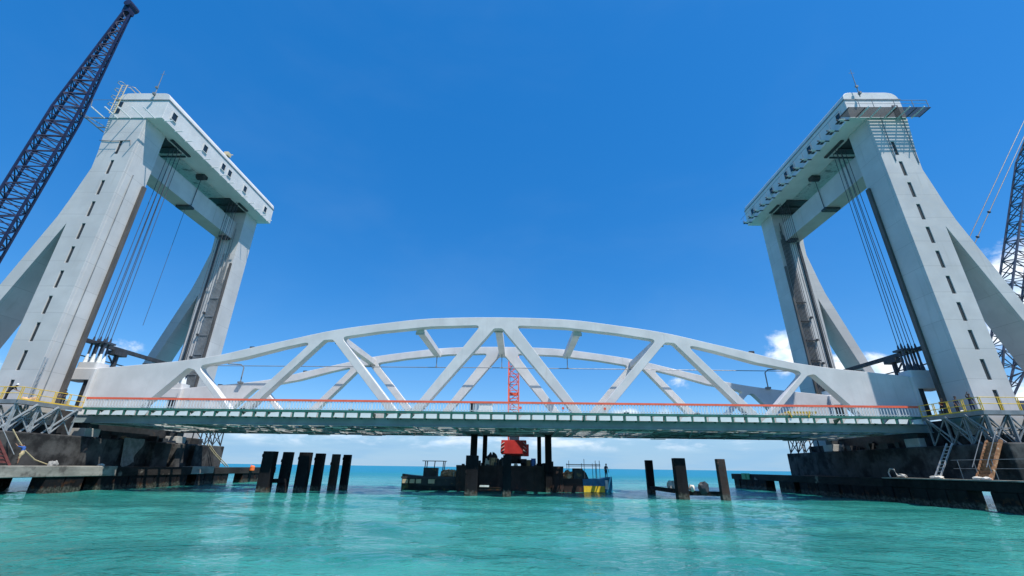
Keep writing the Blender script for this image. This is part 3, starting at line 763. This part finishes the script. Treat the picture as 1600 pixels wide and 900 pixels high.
# ladders and stairs
def ladder(name, a, b_, w, n, mat, label, cat, wdir=(0, 1, 0), flat=.08, tread=.04):
    a, b_ = Vector(a), Vector(b_); wv = Vector(wdir) * (w / 2)
    t = thing(name, a, label, cat)
    for q in (-1, 1): MB().bar(a + wv * q, b_ + wv * q, flat, flat * 1.4).build('stringer', mat, t)
    m = MB()
    for k in range(1, n):
        c = a.lerp(b_, k / n); m.bar(c - wv, c + wv, tread, tread * (3 if tread > .05 else 1))
    m.build('rungs', mat, t)
    return t
ladder('ladder', (40.5, 43.7, 2.46), (42.9, 43.9, 5.5), .55, 10, M['alu'], 'pale aluminium ladder leaning from the black dock up to the shaded pier', 'ladder')
st = ladder('stairs', (40.6, 39.5, 2.46), (42.95, 39.8, 5.55), 1.15, 11, M['ruststair'], 'rusty brown stair from the black dock to the yellow-railed platform', 'stairs', flat=.16, tread=.09)
m = MB()
for q in (-.6, .6):
    m.tube([(40.6, 39.5 + q, 3.4), (42.95, 39.8 + q, 6.5)], .03); m.tube([(40.9, 39.54 + q, 2.8), (40.9, 39.54 + q, 3.8)], .03); m.tube([(42.9, 39.8 + q, 5.5), (42.95, 39.8 + q, 6.5)], .03)
m.build('handrail', M['midgrey'], st)
st = ladder('stairs', (-41.6, 39.5, 2.52), (-42.97, 37.6, 6.2), .9, 12, M['redstair'], 'dark red stair at the edge of the picture beside the man in blue', 'stairs', (.8, .6, 0), .12, .08)
m = MB()
for q in (-.36, .36): m.tube([(-41.6 + q, 39.5 + q * .7, 3.4), (-42.95 + q, 37.6 + q * .7, 7.0)], .03)
m.build('handrail', M['grey'], st)
ladder('ladder', (-45.45, 42.9, 8.06), (-45.45, 42.85, 12.6), .7, 9, M['grey'], 'grey scaffold ladder standing on the platform at the foot of the caged-ladder tower', 'ladder', (.5, -.85, 0))
# long handrail wire on right dock
m = MB()
for y in (39, 36, 42): m.tube([(41.3, y, 2.45), (41.3, y, 4.0)], .03)
for z in (4.0, 3.3): m.tube([(41.3, 34, z), (41.3, 42.6, z)], .025)
tag(m.build('dock_handrail', M['midgrey'], None, (41.3, 38, 2.45)), 'thin wire handrail along the black dock beside the rusty stair', 'handrail')
# ropes, cloth and litter on the docks
tag(MB().tube([(-42.6, 40.0, 5.5), (-42.2, 40.5, 4.6), (-41.9, 41.2, 3.7), (-41.7, 42.1, 3.0), (-41.5, 43.2, 2.62)], .05).build('mooring_rope', M['rope'], None, (-41.5, 43, 2.5)), 'pale yellow rope sagging from the sunlit pier top down to the weathered dock', 'rope')
m = MB()
for i in range(2): m.tube([(-42.9, 66.6 + i * .5, 5.5), (-42.4, 68 + i * .5, 4.2), (-41.6, 70.2 + i * .6, 2.5)], .06)
tag(m.build('mooring_rope', M['rope'], None, (-42, 69, 2.5)), 'double pale rope slanting down the far end of the partly sunlit pier', 'rope')
b = bmesh.new(); gx = []
for i in range(9):
    row = []
    for j in range(9):
        u, v = i / 8, j / 8
        wd = 2.9 - 1.1 * v + .25 * math.sin(v * 7)
        row.append(b.verts.new((-42.93 + .10 * math.sin(u * 9 + v * 2) + .06, 52.2 + u * wd + .5 * v, 5.5 - 2.85 * v - (.25 * math.sin(u * 5) if v > .8 else 0))))
    gx.append(row)
for i in range(8):
    for j in range(8): b.faces.new((gx[i][j], gx[i + 1][j], gx[i + 1][j + 1], gx[i][j + 1]))
me = bpy.data.meshes.new('hanging_cloth'); b.to_mesh(me); b.free()
cl_ = link('hanging_cloth', me, M['cloth'], None, (-43, 53, 5.4)); cl_.modifiers.new('thick', 'SOLIDIFY').thickness = .04
tag(cl_, 'grey ragged cloth sheet hanging down the face of the partly sunlit pier', 'cloth')
def heap(name, c, r, mat, label, cat, n=4, seed=1, group=None):
    rs_ = random.Random(seed); m = MB()
    for k in range(n):
        m.blob((c[0] + rs_.uniform(-.6, .6) * r[0], c[1] + rs_.uniform(-.6, .6) * r[1], c[2] + r[2] * .35), (r[0] * rs_.uniform(.4, .7), r[1] * rs_.uniform(.4, .7), r[2] * rs_.uniform(.5, .9)), seed * 10 + k, .16)
    return tag(m.build(name, mat, None, c, smooth=False), label, cat, group)
heap('sack', (-41.0, 48.2, 2.5), (.35, .7, .22), M['sack'], 'white sack lying on the end of the weathered dock', 'sack', 2, 1)
heap('tangled_net', (-41.2, 43.3, 2.5), (.35, .35, .4), M['cloth'], 'tangled grey rope heap where the yellow rope meets the dock', 'rope heap', 4, 2)
heap('sack', (40.1, 43.3, 2.45), (.4, .9, .22), M['sack'], 'white sacks at the foot of the pale aluminium ladder', 'sacks', 3, 3)
heap('sack', (40.1, 39.0, 2.45), (.4, .8, .25), M['sack'], 'pale sacks at the foot of the rusty stair', 'sacks', 3, 4)
m = MB().tube([(40.0, 48.4, 2.45), (40.0, 48.5, 2.9), (40.0, 48.2, 3.25), (40.0, 47.7, 3.2), (40.0, 47.5, 2.7)], .07).blob((40.0, 46.9, 2.6), (.3, .5, .2), 5)
tag(m.build('mooring_hook', M['lightconc'], None, (40, 48, 2.45)), 'pale curved mooring hook with rags on the near end of the black dock planks', 'mooring hook')
heap('sack', (-44.2, 53.6, 5.36), (.5, .8, .35), M['sand'], 'tan bundle on the sunlit pier top above the hanging cloth', 'bundle', 3, 6)

# ------------------------------------------------------------------ mooring piles
def mpile(x, y, w, d, ztop, mat, label, group, lean=0):
    t = MB(); t.loft([[(x - w / 2 + lean * k, y - d / 2, z), (x + w / 2 + lean * k, y - d / 2, z), (x + w / 2 + lean * k, y + d / 2, z), (x - w / 2 + lean * k, y + d / 2, z)] for k, z in ((0, -2), (.5, 1.2), (1, ztop))])
    r_ = random.Random(int(x * 91 + y))
    z = r_.uniform(2.2, ztop - .3); t.box(x - w / 2 - .05, x - w / 2 + .15, y - d / 2 - .05, y - d / 2 + .05, z, z + .3)
    o = t.build('mooring_pile', mat, None, (x, y, WZ), bevel=.05)
    return tag(o, label, 'mooring pile', group)
GL = 'dark mooring piles standing beside the partly sunlit pier'
mpile(-23.6, 48.6, 1.18, 0.90, 4.15, M['pile'], 'black pile at the pier end of the row of six, nearest the weathered dock', GL)
mpile(-22.6, 50.4, 0.95, 0.72, 4.15, M['pile'], 'narrow black pile second from the pier end of the row of six', GL)
mpile(-20.9, 50.9, 1.18, 0.84, 4.15, M['pile'], 'widest black pile in the middle of the row of six, third from the pier', GL)
mpile(-20.0, 52.6, 0.95, 0.72, 4.1, M['pile'], 'black pile just before the rust-brown one in the row of six', GL)
mpile(-19.3, 55.4, 0.84, 0.66, 4.1, M['rustpile'], 'rust-brown pile, the only brown one in the row of six', GL)
mpile(-18.6, 57.2, 0.87, 0.66, 4.1, M['pile'], 'slim black pile at the open-water end of the row of six, after the brown one', GL)
GR = 'dark mooring piles standing beside the shaded pier'
mpile(18.6, 58.5, 0.85, 0.72, 3.95, M['pile'], 'slim black pile farthest from the shaded pier in the group of three', GR)
mpile(18.8, 48.2, 1.12, 0.90, 4.0, M['pile'], 'wide black pile in the middle of the group of three', GR)
mpile(22.6, 47.2, 0.80, 0.60, 3.95, M['rustpile'], 'dark brown pile nearest the shaded pier in the group of three', GR)
for a, b2, z, lb in (((-23, 49.2), (-22.2, 50.4), 1.3, 'short dark brace between the first two piles of the row of six'),
                     ((18.9, 48.6), (22.4, 47.6), .75, 'low dark brace between the wide pile and the dark brown pile'),
                     ((18.5, 58), (18.8, 49), .85, 'low dark brace running back from the wide pile to the slim farther pile')):
    tag(MB().bar((*a, z), (*b2, z), .45, .4).build('pile_brace', M['pile'], None, (*a, z)), lb, 'brace')
heap('rubble_sack', (19.3, 52.5, 1.05), (.7, .9, .7), M['sack'], 'whitish sacks on the brace between the slim and the wide pile', 'sacks', 3, 11)
heap('rubble_sack', (21.0, 48.0, .95), (.8, .5, .8), M['dark'], 'dark tyre-like bundle on the brace beside the dark brown pile', 'bundle', 3, 12)
heap('rubble_sack', (19.95, 48.2, .98), (.45, .4, .6), M['sack'], 'small pale sack on the brace beside the wide pile', 'sack', 2, 13)
# centre dolphin
GC = 'two piles standing in front of the crane barge'
mpile(-2.35, 48.4, 1.25, 0.90, 4.0, M['pile'], 'wide black pile in front of the barge, under the paired tall spuds', GC)
mpile(1.25, 49.0, 0.85, 0.78, 4.1, M['pile'], 'narrower black pile in front of the red crane', GC)
tag(MB().box(-1.6, .65, 48.4, 48.9, .75, 1.0).box(-1.6, .65, 48.35, 48.39, .98, 1.03).build('pile_brace', M['pile'], None, (-.5, 48.6, .8)), 'low cross beam joining the two piles in front of the barge', 'brace')
tag(MB().box(-1.5, -.55, 48.35, 48.8, 1.035, 1.2).build('plank', M['sack'], None, (-1, 48.6, 1.03)), 'short pale plank lying on the low cross beam in front of the barge', 'plank')

# ------------------------------------------------------------------ crane barge
bg_ = thing('crane_barge', (1.35, 61.5, WZ), 'black crane barge with four tall spuds moored under the middle of the span', 'barge')
MB().prism([(-5.25, 3.05), (-5.25, .6), (-4.6, -1), (7.3, -1), (7.95, .6), (7.95, 3.05)], 58.0, 71.0).build('hull', M['hull'], bg_, bevel=.06)
m = MB()
for k in range(9): m.box(-4.9 + k * 1.55, -4.8 + k * 1.55, 57.93, 57.998, .5, 3.0)
m.box(-5.25, 7.95, 57.9, 57.998, 2.85, 3.1)
m.build_each('hull_rib', M['hull'], bg_)
for x, y, w in ((-3.1, 57.3, .78), (-1.85, 58.9, .55), (5.05, 58.9, .5), (6.1, 57.4, .78)):
    sp = MB().box(x - w / 2, x + w / 2, y - w / 2, y + w / 2, -2, 6.68)
    sp.box(x - w / 2 - .12, x + w / 2 + .12, y - w / 2 - .12, y + w / 2 + .12, 2.4, 3.4)
    sp.build('spud', M['pile'], bg_, bevel=.03)
m = MB()
for k in range(12):
    x = -4.6 + k * 1.0
    if -.4 < x < 4: continue
    m.box(x, x + .35, 58.05, 58.4, 3.053, 3.25 + .2 * (k % 3))
m.build_each('deck_fitting', M['dark'], bg_)
# crane on the barge
def boom(m, a, b_, w, d, wdir, nseg, r, taper0=.12, taper1=.25, tipw=.25, rl=None):
    a, b_ = Vector(a), Vector(b_); ax = (b_ - a); L = ax.length; ax.normalize()
    u = Vector(wdir); u = (u - ax * u.dot(ax)).normalized(); v = ax.cross(u)
    rl = rl or r * .55
    def sc(t):
        if t < taper0: return tipw + (1 - tipw) * t / taper0
        if t > 1 - taper1: return tipw + (1 - tipw) * (1 - t) / taper1
        return 1.0
    ring = []
    for k in range(nseg + 1):
        t = k / nseg; q = sc(t); c = a + ax * (L * t)
        ring.append([c + u * (i * w / 2 * q) + v * (j * d / 2 * q) for i, j in ((-1, -1), (1, -1), (1, 1), (-1, 1))])
    for k in range(nseg):
        for i in range(4):
            m.bar(ring[k][i], ring[k + 1][i], 2 * r)
            j = (i + 1) % 4
            m.bar(ring[k][i], ring[k + 1][j], 2 * rl) if (k + i) % 2 else m.bar(ring[k][j], ring[k + 1][i], 2 * rl)
            m.bar(ring[k][i], ring[k][j], 2 * rl)
    return m
cr = thing('crawler_crane', (1.7, 65.8, 3.05), 'red crawler crane on the barge, its orange lattice boom rising past the deck', 'crane')
body = MB().prism(fillet([(.1, 4.55), (3.45, 4.55), (3.6, 4.8), (3.5, 6.4), (.05, 6.4), (-.05, 4.8)], .08), 63.6, 65.0).build('counterweight', M['craneRed'], cr, bevel=.04)
m = MB()
for sx_ in (-1, 1):
    for k in range(3):
        xa = 1.78 + sx_ * 1.74; z = 4.85 + k * .48
        m.bar((xa, 63.56, z), (xa - sx_ * .45, 63.56, z + .3), .15, .07)
m.build_each('stripe', M['stripe'], body)
MB().box(.5, 3.1, 65.0, 67.8, 4.4, 6.2).build('engine_house', M['craneRed'], cr, bevel=.05)
MB().box(1.15, 2.5, 64.0, 65.4, 6.403, 7.1).build('hoist_winch', M['lightconc'], cr)
for sx_ in (-1, 1):
    MB().prism(fillet([(63.9, 3.06), (67.6, 3.06), (67.9, 3.5), (67.6, 4.0), (63.9, 4.0), (63.6, 3.5)], .2), 1.8 + sx_ * 1.35 - .4, 1.8 + sx_ * 1.35 + .4, 'x').build('crawler_track', M['dark'], cr)
MB().tube([(1.8, 66, 3.4), (1.8, 66, 4.4)], 1.0, 16).build('turntable', M['dark'], cr)
MB().box(3.12, 3.9, 66.0, 67.6, 4.4, 6.0).build('operator_cab', M['craneRed'], cr, bevel=.05)
m = boom(MB(), (1.7, 67.6, 4.8), (1.55, 69.8, 20.3), 1.55, 1.4, (1, 0, 0), 12, .10, .1, .06, .55, .055)
m.build('lattice_boom', M['boomRed'], cr)
MB().box(1.0, 2.1, 69.3, 70.3, 19.5, 20.3).tube([(1.2, 69.2, 19.2), (1.9, 69.2, 19.2)], .4, 12).build('boom_head', M['dark'], cr)
MB().box(.95, 2.35, 68.2, 68.9, 13.2, 13.5).build('boom_sheave_frame', M['boomRed'], cr)
m = MB()
for x in (1.0, 2.3): m.tube([(x, 64.4, 6.8), (x + .1, 69.6, 20.1)], .03)
m.build_each('pendant', M['cable'], cr)
def drum(x, y, z, mat, label):
    m = MB().tube([(x, y, z), (x, y, z + .3), (x, y, z + .32), (x, y, z + .6), (x, y, z + .62), (x, y, z + .92)], [.3, .3, .32, .32, .3, .3], 14)
    tag(m.build('drum', mat, None, (x, y, z)), label, 'drum')
drum(4.3, 58.7, 3.054, M['blue'], 'blue drum beside the red crane on the barge')
def crate(x, y, z, w, d, h, mat, label, name='crate', cat='crate'):
    t = thing(name, (x, y, z), label, cat)
    MB().box(x - w / 2, x + w / 2, y - d / 2, y + d / 2, z + .002, z + h).build('body', mat, t, bevel=.02)
    m = MB()
    for q in (-1, 1): m.box(x + q * w * .38 - .04, x + q * w * .38 + .04, y - d / 2 - .03, y - d / 2 - .002, z + .02, z + h - .02)
    m.build('batten', M['dark'], t)
crate(3.7, 58.7, 3.053, .6, .6, .75, M['tan_cloth'], 'small rusty box between the red crane and the blue drum')
crate(-.75, 58.7, 3.053, .9, .7, .95, M['sand'], 'tan box between the paired spuds and the red crane')
heap('sack', (-1.35, 58.4, 3.06), (.35, .35, .75), M['sack'], 'cream sack leaning by the paired spuds on the barge', 'sack', 3, 21)
heap('tarpaulin', (.1, 58.6, 3.06), (.5, .4, .9), M['dark'], 'dark tarpaulin heap beside the tan box on the barge', 'tarpaulin', 4, 22)
heap('winch', (-.9, 59.9, 3.06), (.9, .5, 1.3), M['dark'], 'dark winch gear behind the tan box on the barge', 'winch', 5, 24)
heap('sack', (2.0, 58.3, 3.06), (.3, .3, .28), M['sack'], 'two small white sacks under the red counterweight', 'sacks', 2, 23)

# ------------------------------------------------------------------ workboats
def hull_loft(m, xa, xb, yc, half, z0, z1, sheer=.3, bow=1):
    rings = []
    for k in range(9):
        t = k / 8; x = xa + (xb - xa) * t
        e = t if bow > 0 else 1 - t
        f = 1 - .75 * max(0, (e - .65) / .35) ** 1.6; rise = sheer * max(0, (e - .5) / .5) ** 2
        w = half * f; wb = w * .72
        rings.append([(x, yc - w, z1 + rise), (x, yc - w * .97, (z0 + z1) / 2 + rise * .5), (x, yc - wb, z0 + rise * .3), (x, yc + wb, z0 + rise * .3), (x, yc + w * .97, (z0 + z1) / 2 + rise * .5), (x, yc + w, z1 + rise)])
    return m.loft(rings)
wb = thing('workboat', (-8.6, 60.3, WZ), 'dark workboat with a small open wheelhouse and a sand heap, moored beside the barge', 'boat')
hull_loft(MB(), -5.3, -12.3, 60.3, 1.6, -.3, 1.75, .25).build('hull', M['boatDark'], wb)
for xa, xb in ((-11.9, -11.2), (-11.0, -10.4), (-10.2, -9.6), (-8.7, -7.9)): MB().box(xa, xb, 58.60, 58.72, .95, 1.42).build('hull_window', M['beige'], wb)
MB().box(-12.1, -5.3, 58.62, 58.69, 1.5, 1.72).build('rubbing_strake', M['dark'], wb)
MB().box(-9.6, -7.9, 59.6, 61.0, 1.7, 2.75).build('wheelhouse', M['boatDark'], wb, bevel=.04)
m = MB()
for x, y in ((-9.5, 59.65), (-7.2, 59.65), (-9.5, 60.9), (-7.2, 60.9), (-8.3, 59.65)): m.bar((x, y, 1.8), (x + .1, y, 3.5), .10)
m.box(-9.8, -6.9, 59.5, 61.1, 3.5, 3.58)
m.build('canopy_frame', M['dark'], wb)
heap('sand_heap', (-6.3, 60.2, 1.78), (1.0, .8, .75), M['sand'], 'sand heap on the deck of the dark workboat', 'sand heap', 5, 31)
heap('bucket', (-5.55, 59.5, 1.8), (.22, .22, .5), M['sack'], 'pale bucket standing at the stern of the dark workboat', 'bucket', 1, 32)
bb = thing('workboat', (11.3, 59.8, WZ), 'blue and yellow workboat with a pole canopy moored beside the barge', 'boat')
hull_loft(MB(), 7.95, 14.1, 59.8, 1.7, -.3, 1.7, .3).build('hull', M['boatBlue'], bb)
MB().box(10.35, 12.9, 58.00, 58.08, .25, .95).build('yellow_band', M['boatYellow'], bb)
MB().box(10.3, 12.95, 58.03, 58.09, .953, 1.72).build('blue_panel', M['boatBlue'], bb)
MB().box(7.95, 10.25, 58.02, 58.09, .2, 1.72).build('black_panel', M['hull'], bb)
MB().tube([(13.15, 58.2, 1.6), (13.15, 58.1, .6)], .2, 10).build('fender', M['stripe'], bb)
MB().box(9.3, 10.5, 59.2, 60.5, 1.65, 2.9).prism([(10.5, 1.7), (11.2, 1.7), (10.9, 2.4), (10.5, 2.75)], 59.2, 60.5).build('engine_box', M['boatDark'], bb, bevel=.06)
m = MB()
for x in (8.7, 10.6, 12.0, 12.5):
    m.bar((x, 58.6, 1.7), (x, 58.6, 3.9 + .25 * math.sin(x * 5)), .06)
    m.bar((x, 61.0, 1.7), (x, 61.0, 3.5), .06)
m.box(8.6, 12.6, 58.5, 61.1, 3.3, 3.38); m.bar((8.6, 58.45, 3.15), (12.6, 58.45, 3.2), .06)
m.build('canopy_frame', M['dark'], bb)
heap('sand_heap', (8.6, 59.6, 1.7), (.9, .8, .8), M['sand'], 'sand heap on the bow of the blue and yellow workboat', 'sand heap', 5, 33)

# ------------------------------------------------------------------ tall boom cranes
lc = thing('boom_crane', (-35.5, 26, WZ), 'tall blue-black lattice crane boom rising out of the picture edge beside the caged-ladder tower', 'crane')
m = boom(MB(), (-34.8, 26, 4.6), (-32.6, 26, 40.3), 1.42, 1.25, (.8, .6, 0), 50, .062, .1, .34, .25, .032)
m.build('lattice_boom', M['boomBlue'], lc)
h_ = MB().box(-32.85, -32.3, 25.7, 26.3, 39.7, 40.9).build('boom_head', M['boomBlue'], lc)
MB().tube([(-32.5, 25.55, 40.6), (-32.5, 26.45, 40.6)], .34, 14).build('sheave', M['boomBlue'], h_)
MB().box(-40, -33, 22, 30, -1, 1.6).build('pontoon', M['hull'], lc)
MB().box(-38.5, -34.6, 24.3, 27.7, 2.4, 5.0).build('engine_house', M['boomBlue'], lc, bevel=.08)
MB().tube([(-36.2, 26, 1.6), (-36.2, 26, 2.4)], 1.5, 16).build('turntable', M['dark'], lc)
rc = thing('boom_crane', (62, 56.5, 8), 'dark grey lattice crane boom leaning outward behind the slatted-gangway tower', 'crane')
m = boom(MB(), (63.0, 57, 10.4), (89.0, 57, 59), 2.9, 2.6, (.3, 1, 0), 30, .10, .13, .2, .2, .05)
m.build('lattice_boom', M['boomGrey'], rc)
m = MB()
m.bar((63, 56.2, 10.4), (59.5, 56.2, 23), .2); m.bar((63, 57.8, 10.4), (59.5, 57.8, 23), .2); m.bar((59.5, 56.0, 23), (59.5, 58, 23), .25)
m.build('mast', M['boomGrey'], rc)
m = MB()
for y in (56.2, 57.8): m.tube([(59.5, y, 23), (87, y, 58)], .06)
for p_ in (.33, .45): m.blob((59.5 + 27.5 * p_, 56.2, 23 + 35 * p_), (.25, .2, .25), 3, .1, 1)
m.build('pendant', M['cable'], rc)
MB().box(58.5, 64.0, 54.8, 59.2, 9.0, 11.2).build('engine_house', M['boomGrey'], rc, bevel=.08)
for y in (54.4, 58.8): MB().box(58.2, 65, y, y + .8, 8.003, 8.95).build('crawler_track', M['dark'], rc, bevel=.15)

# ------------------------------------------------------------------ things on the deck
t = thing('site_cabin', (-2.35, 56, 7.9), 'white site cabin with a dark doorway standing on the middle of the deck', 'cabin')
MB().box(-3.05, -.9, 55, 57, 7.903, 10.15).build('walls', M['white'], t, bevel=.03)
MB().box(-3.62, -3.055, 55.05, 57, 7.903, 10.2).build('dark_end', M['slot'], t)
MB().box(-3.7, -.8, 54.9, 57.1, 10.203, 10.3).build('roof', M['white'], t)
MB().tube([(-.75, 55.1, 8.5), (-.75, 55.1, 9.0)], .28, 10).build('tank', M['white'], t)
t = thing('barrier_stack', (30.8, 46.8, 8.06), 'stack of yellow folding barriers on the walkway toward the slatted-gangway tower', 'barrier stack')
for k, (z, x0, x1) in enumerate(((8.16, 28.9, 32.6), (8.34, 29.3, 32.9), (8.52, 29.9, 33.0))):
    m = MB(); m.bar((x0, 46.56, z), (x1, 46.56, z + .03), .11); m.bar((x0, 46.95, z), (x1, 46.95, z + .03), .11)
    for q in range(10):
        xx = x0 + (x1 - x0) * q / 9; m.bar((xx, 46.56, z), (xx, 46.95, z), .07)
    m.build('barrier', M['yellow'], t)
for xa, xb in ((30.2, 30.0), (31.9, 32.1)): MB().bar((xa, 46.3, 7.98), (xb, 46.3, 8.6), .08).build('strap_post', M['yellow'], t)
for x, lb in ((-26.6, 'small black tool bag on the walkway nearest the caged-ladder tower'),
              (-15.2, 'low black tool bag on the walkway under the second long truss triangle'),
              (13.6, 'dark round-topped tool bag on the walkway right of the span middle'),
              (20.9, 'small black tool bag on the walkway before the yellow barriers')):
    m = MB().blob((x, 46.85, 8.2), (.32, .2, .2), int(x * 3), .08).tube([(x - .15, 46.85, 8.35), (x, 46.85, 8.48), (x + .15, 46.85, 8.35)], .02)
    tag(m.build('tool_bag', M['black_cloth'], None, (x, 46.85, 8.06)), lb, 'tool bag')

# ------------------------------------------------------------------ people
def segd(c, a, b_):
    d = b_ - a; k = max(0, min(1, (c - a).dot(d) / max(1e-6, d.length_squared)))
    return (c - a - d * k).length
def person(loc, rotz, label, shirt, trousers, head, lean=0, arms='down', legs='stand', helmet=False, shorts=False):
    """body of one skinned mesh; local +Y is where the person faces"""
    V = []; E = []; Rr = []; B = []
    def v(p, r): V.append(Vector(p)); Rr.append(r); return len(V) - 1
    def e(a, b_, mt): E.append((a, b_)); B.append((a, b_, mt))
    la = R(lean)
    def tor(h, x=0, y=0): return (x, math.sin(la) * h + y * math.cos(la), .93 + math.cos(la) * h - y * math.sin(la))
    pel = v((0, 0, .93), .14); wst = v(tor(.2), .125); ch = v(tor(.42), .145); nk = v(tor(.58), .06)
    hd0 = v(tor(.66, 0, .015), .085); hd1 = v(tor(.80, 0, .02), .085)
    e(pel, wst, 1); e(wst, ch, 0); e(ch, nk, 0); e(nk, hd0, 2); e(hd0, hd1, 2)
    for s in (-1, 1):
        if legs == 'climb' and s > 0: kn, an, to = (s * .12, .32, .80), (s * .12, .22, .40), (s * .12, .40, .36)
        elif legs == 'step': kn, an, to = (s * .11, .1 * s + .04, .5), (s * .12, .22 * s - .06, .09), (s * .13, .22 * s + .1, .04)
        else: kn, an, to = (s * .11, .02, .50), (s * .12, -.02, .09), (s * .13, .15, .04)
        hp = v((s * .10, 0, .86), .105); k_ = v(kn, .065); a_ = v(an, .048); t_ = v(to, .04)
        e(pel, hp, 1); e(hp, k_, 1); e(k_, a_, 2 if shorts else 1); e(a_, t_, 3)
        sh = v(tor(.50, s * .19), .065)
        S = Vector(tor(.50, s * .19))
        if arms == 'reach': el, wr = S + Vector((s * .06, .26, .05)), S + Vector((s * .02, .46, .20))
        elif arms == 'rail': el, wr = S + Vector((s * .08, .12, -.24)), S + Vector((s * .05, .34, -.34))
        elif arms == 'up' and s > 0: el, wr = S + Vector((s * .15, .15, .12)), S + Vector((s * .08, .25, .34))
        else: el, wr = S + Vector((s * .07, .0, -.28)), S + Vector((s * .08, .10, -.52))
        e_ = v(el, .045); w_ = v(wr, .03); d = (wr - el).normalized(); side = Vector((s, 0, 0)) - d * d.x * s; side.normalize()
        pm = v(wr + d * .07, .036)
        e(ch, sh, 0); e(sh, e_, 0); e(e_, w_, 2); e(w_, pm, 2)
        for q, ln in enumerate((.075, .085, .08, .06)):
            o_ = side * (.028 - .019 * q); f0 = v(wr + d * .12 + o_ * 1.2, .009); f1 = v(wr + d * (.12 + ln * .6) + o_ * 1.3 + Vector((0, .012, -.012)), .008)
            e(pm, f0, 2); e(f0, f1, 2)
        th_ = v(wr + d * .07 - side * .05, .010); t2 = v(wr + d * .11 - side * .06, .009); e(pm, th_, 2); e(th_, t2, 2)
    me = bpy.data.meshes.new('body'); me.from_pydata(V, E, []); ob = bpy.data.objects.new('tmp', me); COL.objects.link(ob)
    ob.modifiers.new('s', 'SKIN'); ob.modifiers.new('u', 'SUBSURF').levels = 1
    for i, sv in enumerate(me.skin_vertices[0].data): sv.radius = (Rr[i], Rr[i] * (.8 if i in (pel, wst, ch) else 1)); sv.use_root = (i == pel)
    bpy.context.view_layer.update()
    m2 = bpy.data.meshes.new_from_object(ob.evaluated_get(bpy.context.evaluated_depsgraph_get())); bpy.data.objects.remove(ob)
    # face: nose, ears and eyes grown onto the head
    bm = bmesh.new(); bm.from_mesh(m2); C0 = Vector(tor(.73, 0, .02)); nf = len(bm.faces)
    def knob(p, r, mi):
        k = bmesh.ops.create_icosphere(bm, subdivisions=1, radius=r, matrix=Matrix.Translation(C0 + Vector(p)))
        for vv in k['verts']:
            for f in vv.link_faces: f.material_index = mi
    idx = []
    for f in bm.faces:
        f.material_index = min(B, key=lambda q: segd(f.calc_center_median(), V[q[0]], V[q[1]]))[2]
    knob((0, .10, -.01), .02, 2); knob((.035, .085, .025), .012, 3); knob((-.035, .085, .025), .012, 3); knob((.09, 0, 0), .025, 2); knob((-.09, 0, 0), .025, 2)
    bm.to_mesh(m2); bm.free()
    for p_ in m2.polygons: p_.use_smooth = True
    t = bpy.data.objects.new('person', None); COL.objects.link(t); t.location = loc; t.rotation_euler = (0, 0, rotz); tag(t, label, 'person')
    for mm in (M[shirt], M[trousers], M['skin'], M['hair']): m2.materials.append(mm)
    o = bpy.data.objects.new('body', m2); COL.objects.link(o); o.parent = t
    hb = bmesh.new(); bmesh.ops.create_uvsphere(hb, u_segments=14, v_segments=8, radius=.118 if helmet else .105)
    bmesh.ops.bisect_plane(hb, geom=hb.verts[:] + hb.edges[:] + hb.faces[:], plane_co=(0, 0, -.0), plane_no=(0, .3, -1), clear_outer=True)
    hm = bpy.data.meshes.new('helmet'); hb.to_mesh(hm); hb.free(); hm.transform(Matrix.Translation(C0 + Vector((0, -.005, .035))))
    hm.materials.append(M['helmet'] if helmet else M['hair'])
    ho = bpy.data.objects.new('helmet' if helmet else 'hair', hm); COL.objects.link(ho); ho.parent = t
    ho.modifiers.new('thick', 'SOLIDIFY').thickness = .015
person((-45.6, 40.9, 8.045), R(-60), 'person in dark clothes and a white helmet leaning over the yellow rail', 'black_cloth', 'black_cloth', None, lean=38, arms='rail', helmet=True)
person((-44.6, 45.3, 8.045), R(200), 'person in black standing on the platform at the end of the arched span', 'black_cloth', 'black_cloth', None, lean=6, arms='rail')
person((-41.35, 40.5, 2.6), R(100), 'person in a blue shirt and khaki shorts climbing toward the dark red stair', 'blue_cloth', 'khaki_cloth', None, lean=12, arms='reach', legs='climb', shorts=True)
person((44.3, 44.9, 8.045), R(160), 'stooping person in dark red behind the yellow rail, next to the span end', 'red_cloth', 'black_cloth', None, lean=30, arms='rail')
person((44.5, 43.6, 8.045), R(190), 'person in navy between the stooping one and the tall one on the yellow-railed platform', 'navy_cloth', 'black_cloth', None, lean=10, arms='down')
person((44.4, 42.0, 8.045), R(170), 'tall person in black standing farthest from the span end behind the yellow rail', 'black_cloth', 'navy_cloth', None, lean=4, arms='up')
person((13.45, 59.6, 1.72), R(200), 'person in dark clothes standing at the end of the blue and yellow workboat', 'navy_cloth', 'black_cloth', None, lean=8, arms='down')
heap('tarpaulin', (48.9, 40.9, 8.05), (.6, .4, .9), M['yellow'], 'yellow-orange tarpaulin bundle on the platform at the picture edge', 'tarpaulin', 4, 41)
heap('sack', (43.9, 43.0, 8.05), (.3, .6, .3), M['sack'], 'white sack behind the yellow rail at the feet of the tall person', 'sack', 2, 42)
heap('sack', (-44.2, 44.3, 8.05), (.35, .7, .22), M['sack'], 'white sack on the platform next to the person in black', 'sack', 2, 43)
heap('sack', (-44.6, 42.2, 8.05), (.45, .7, .5), M['sand'], 'tan sacks on the platform beside the grey scaffold ladder', 'sacks', 4, 44)
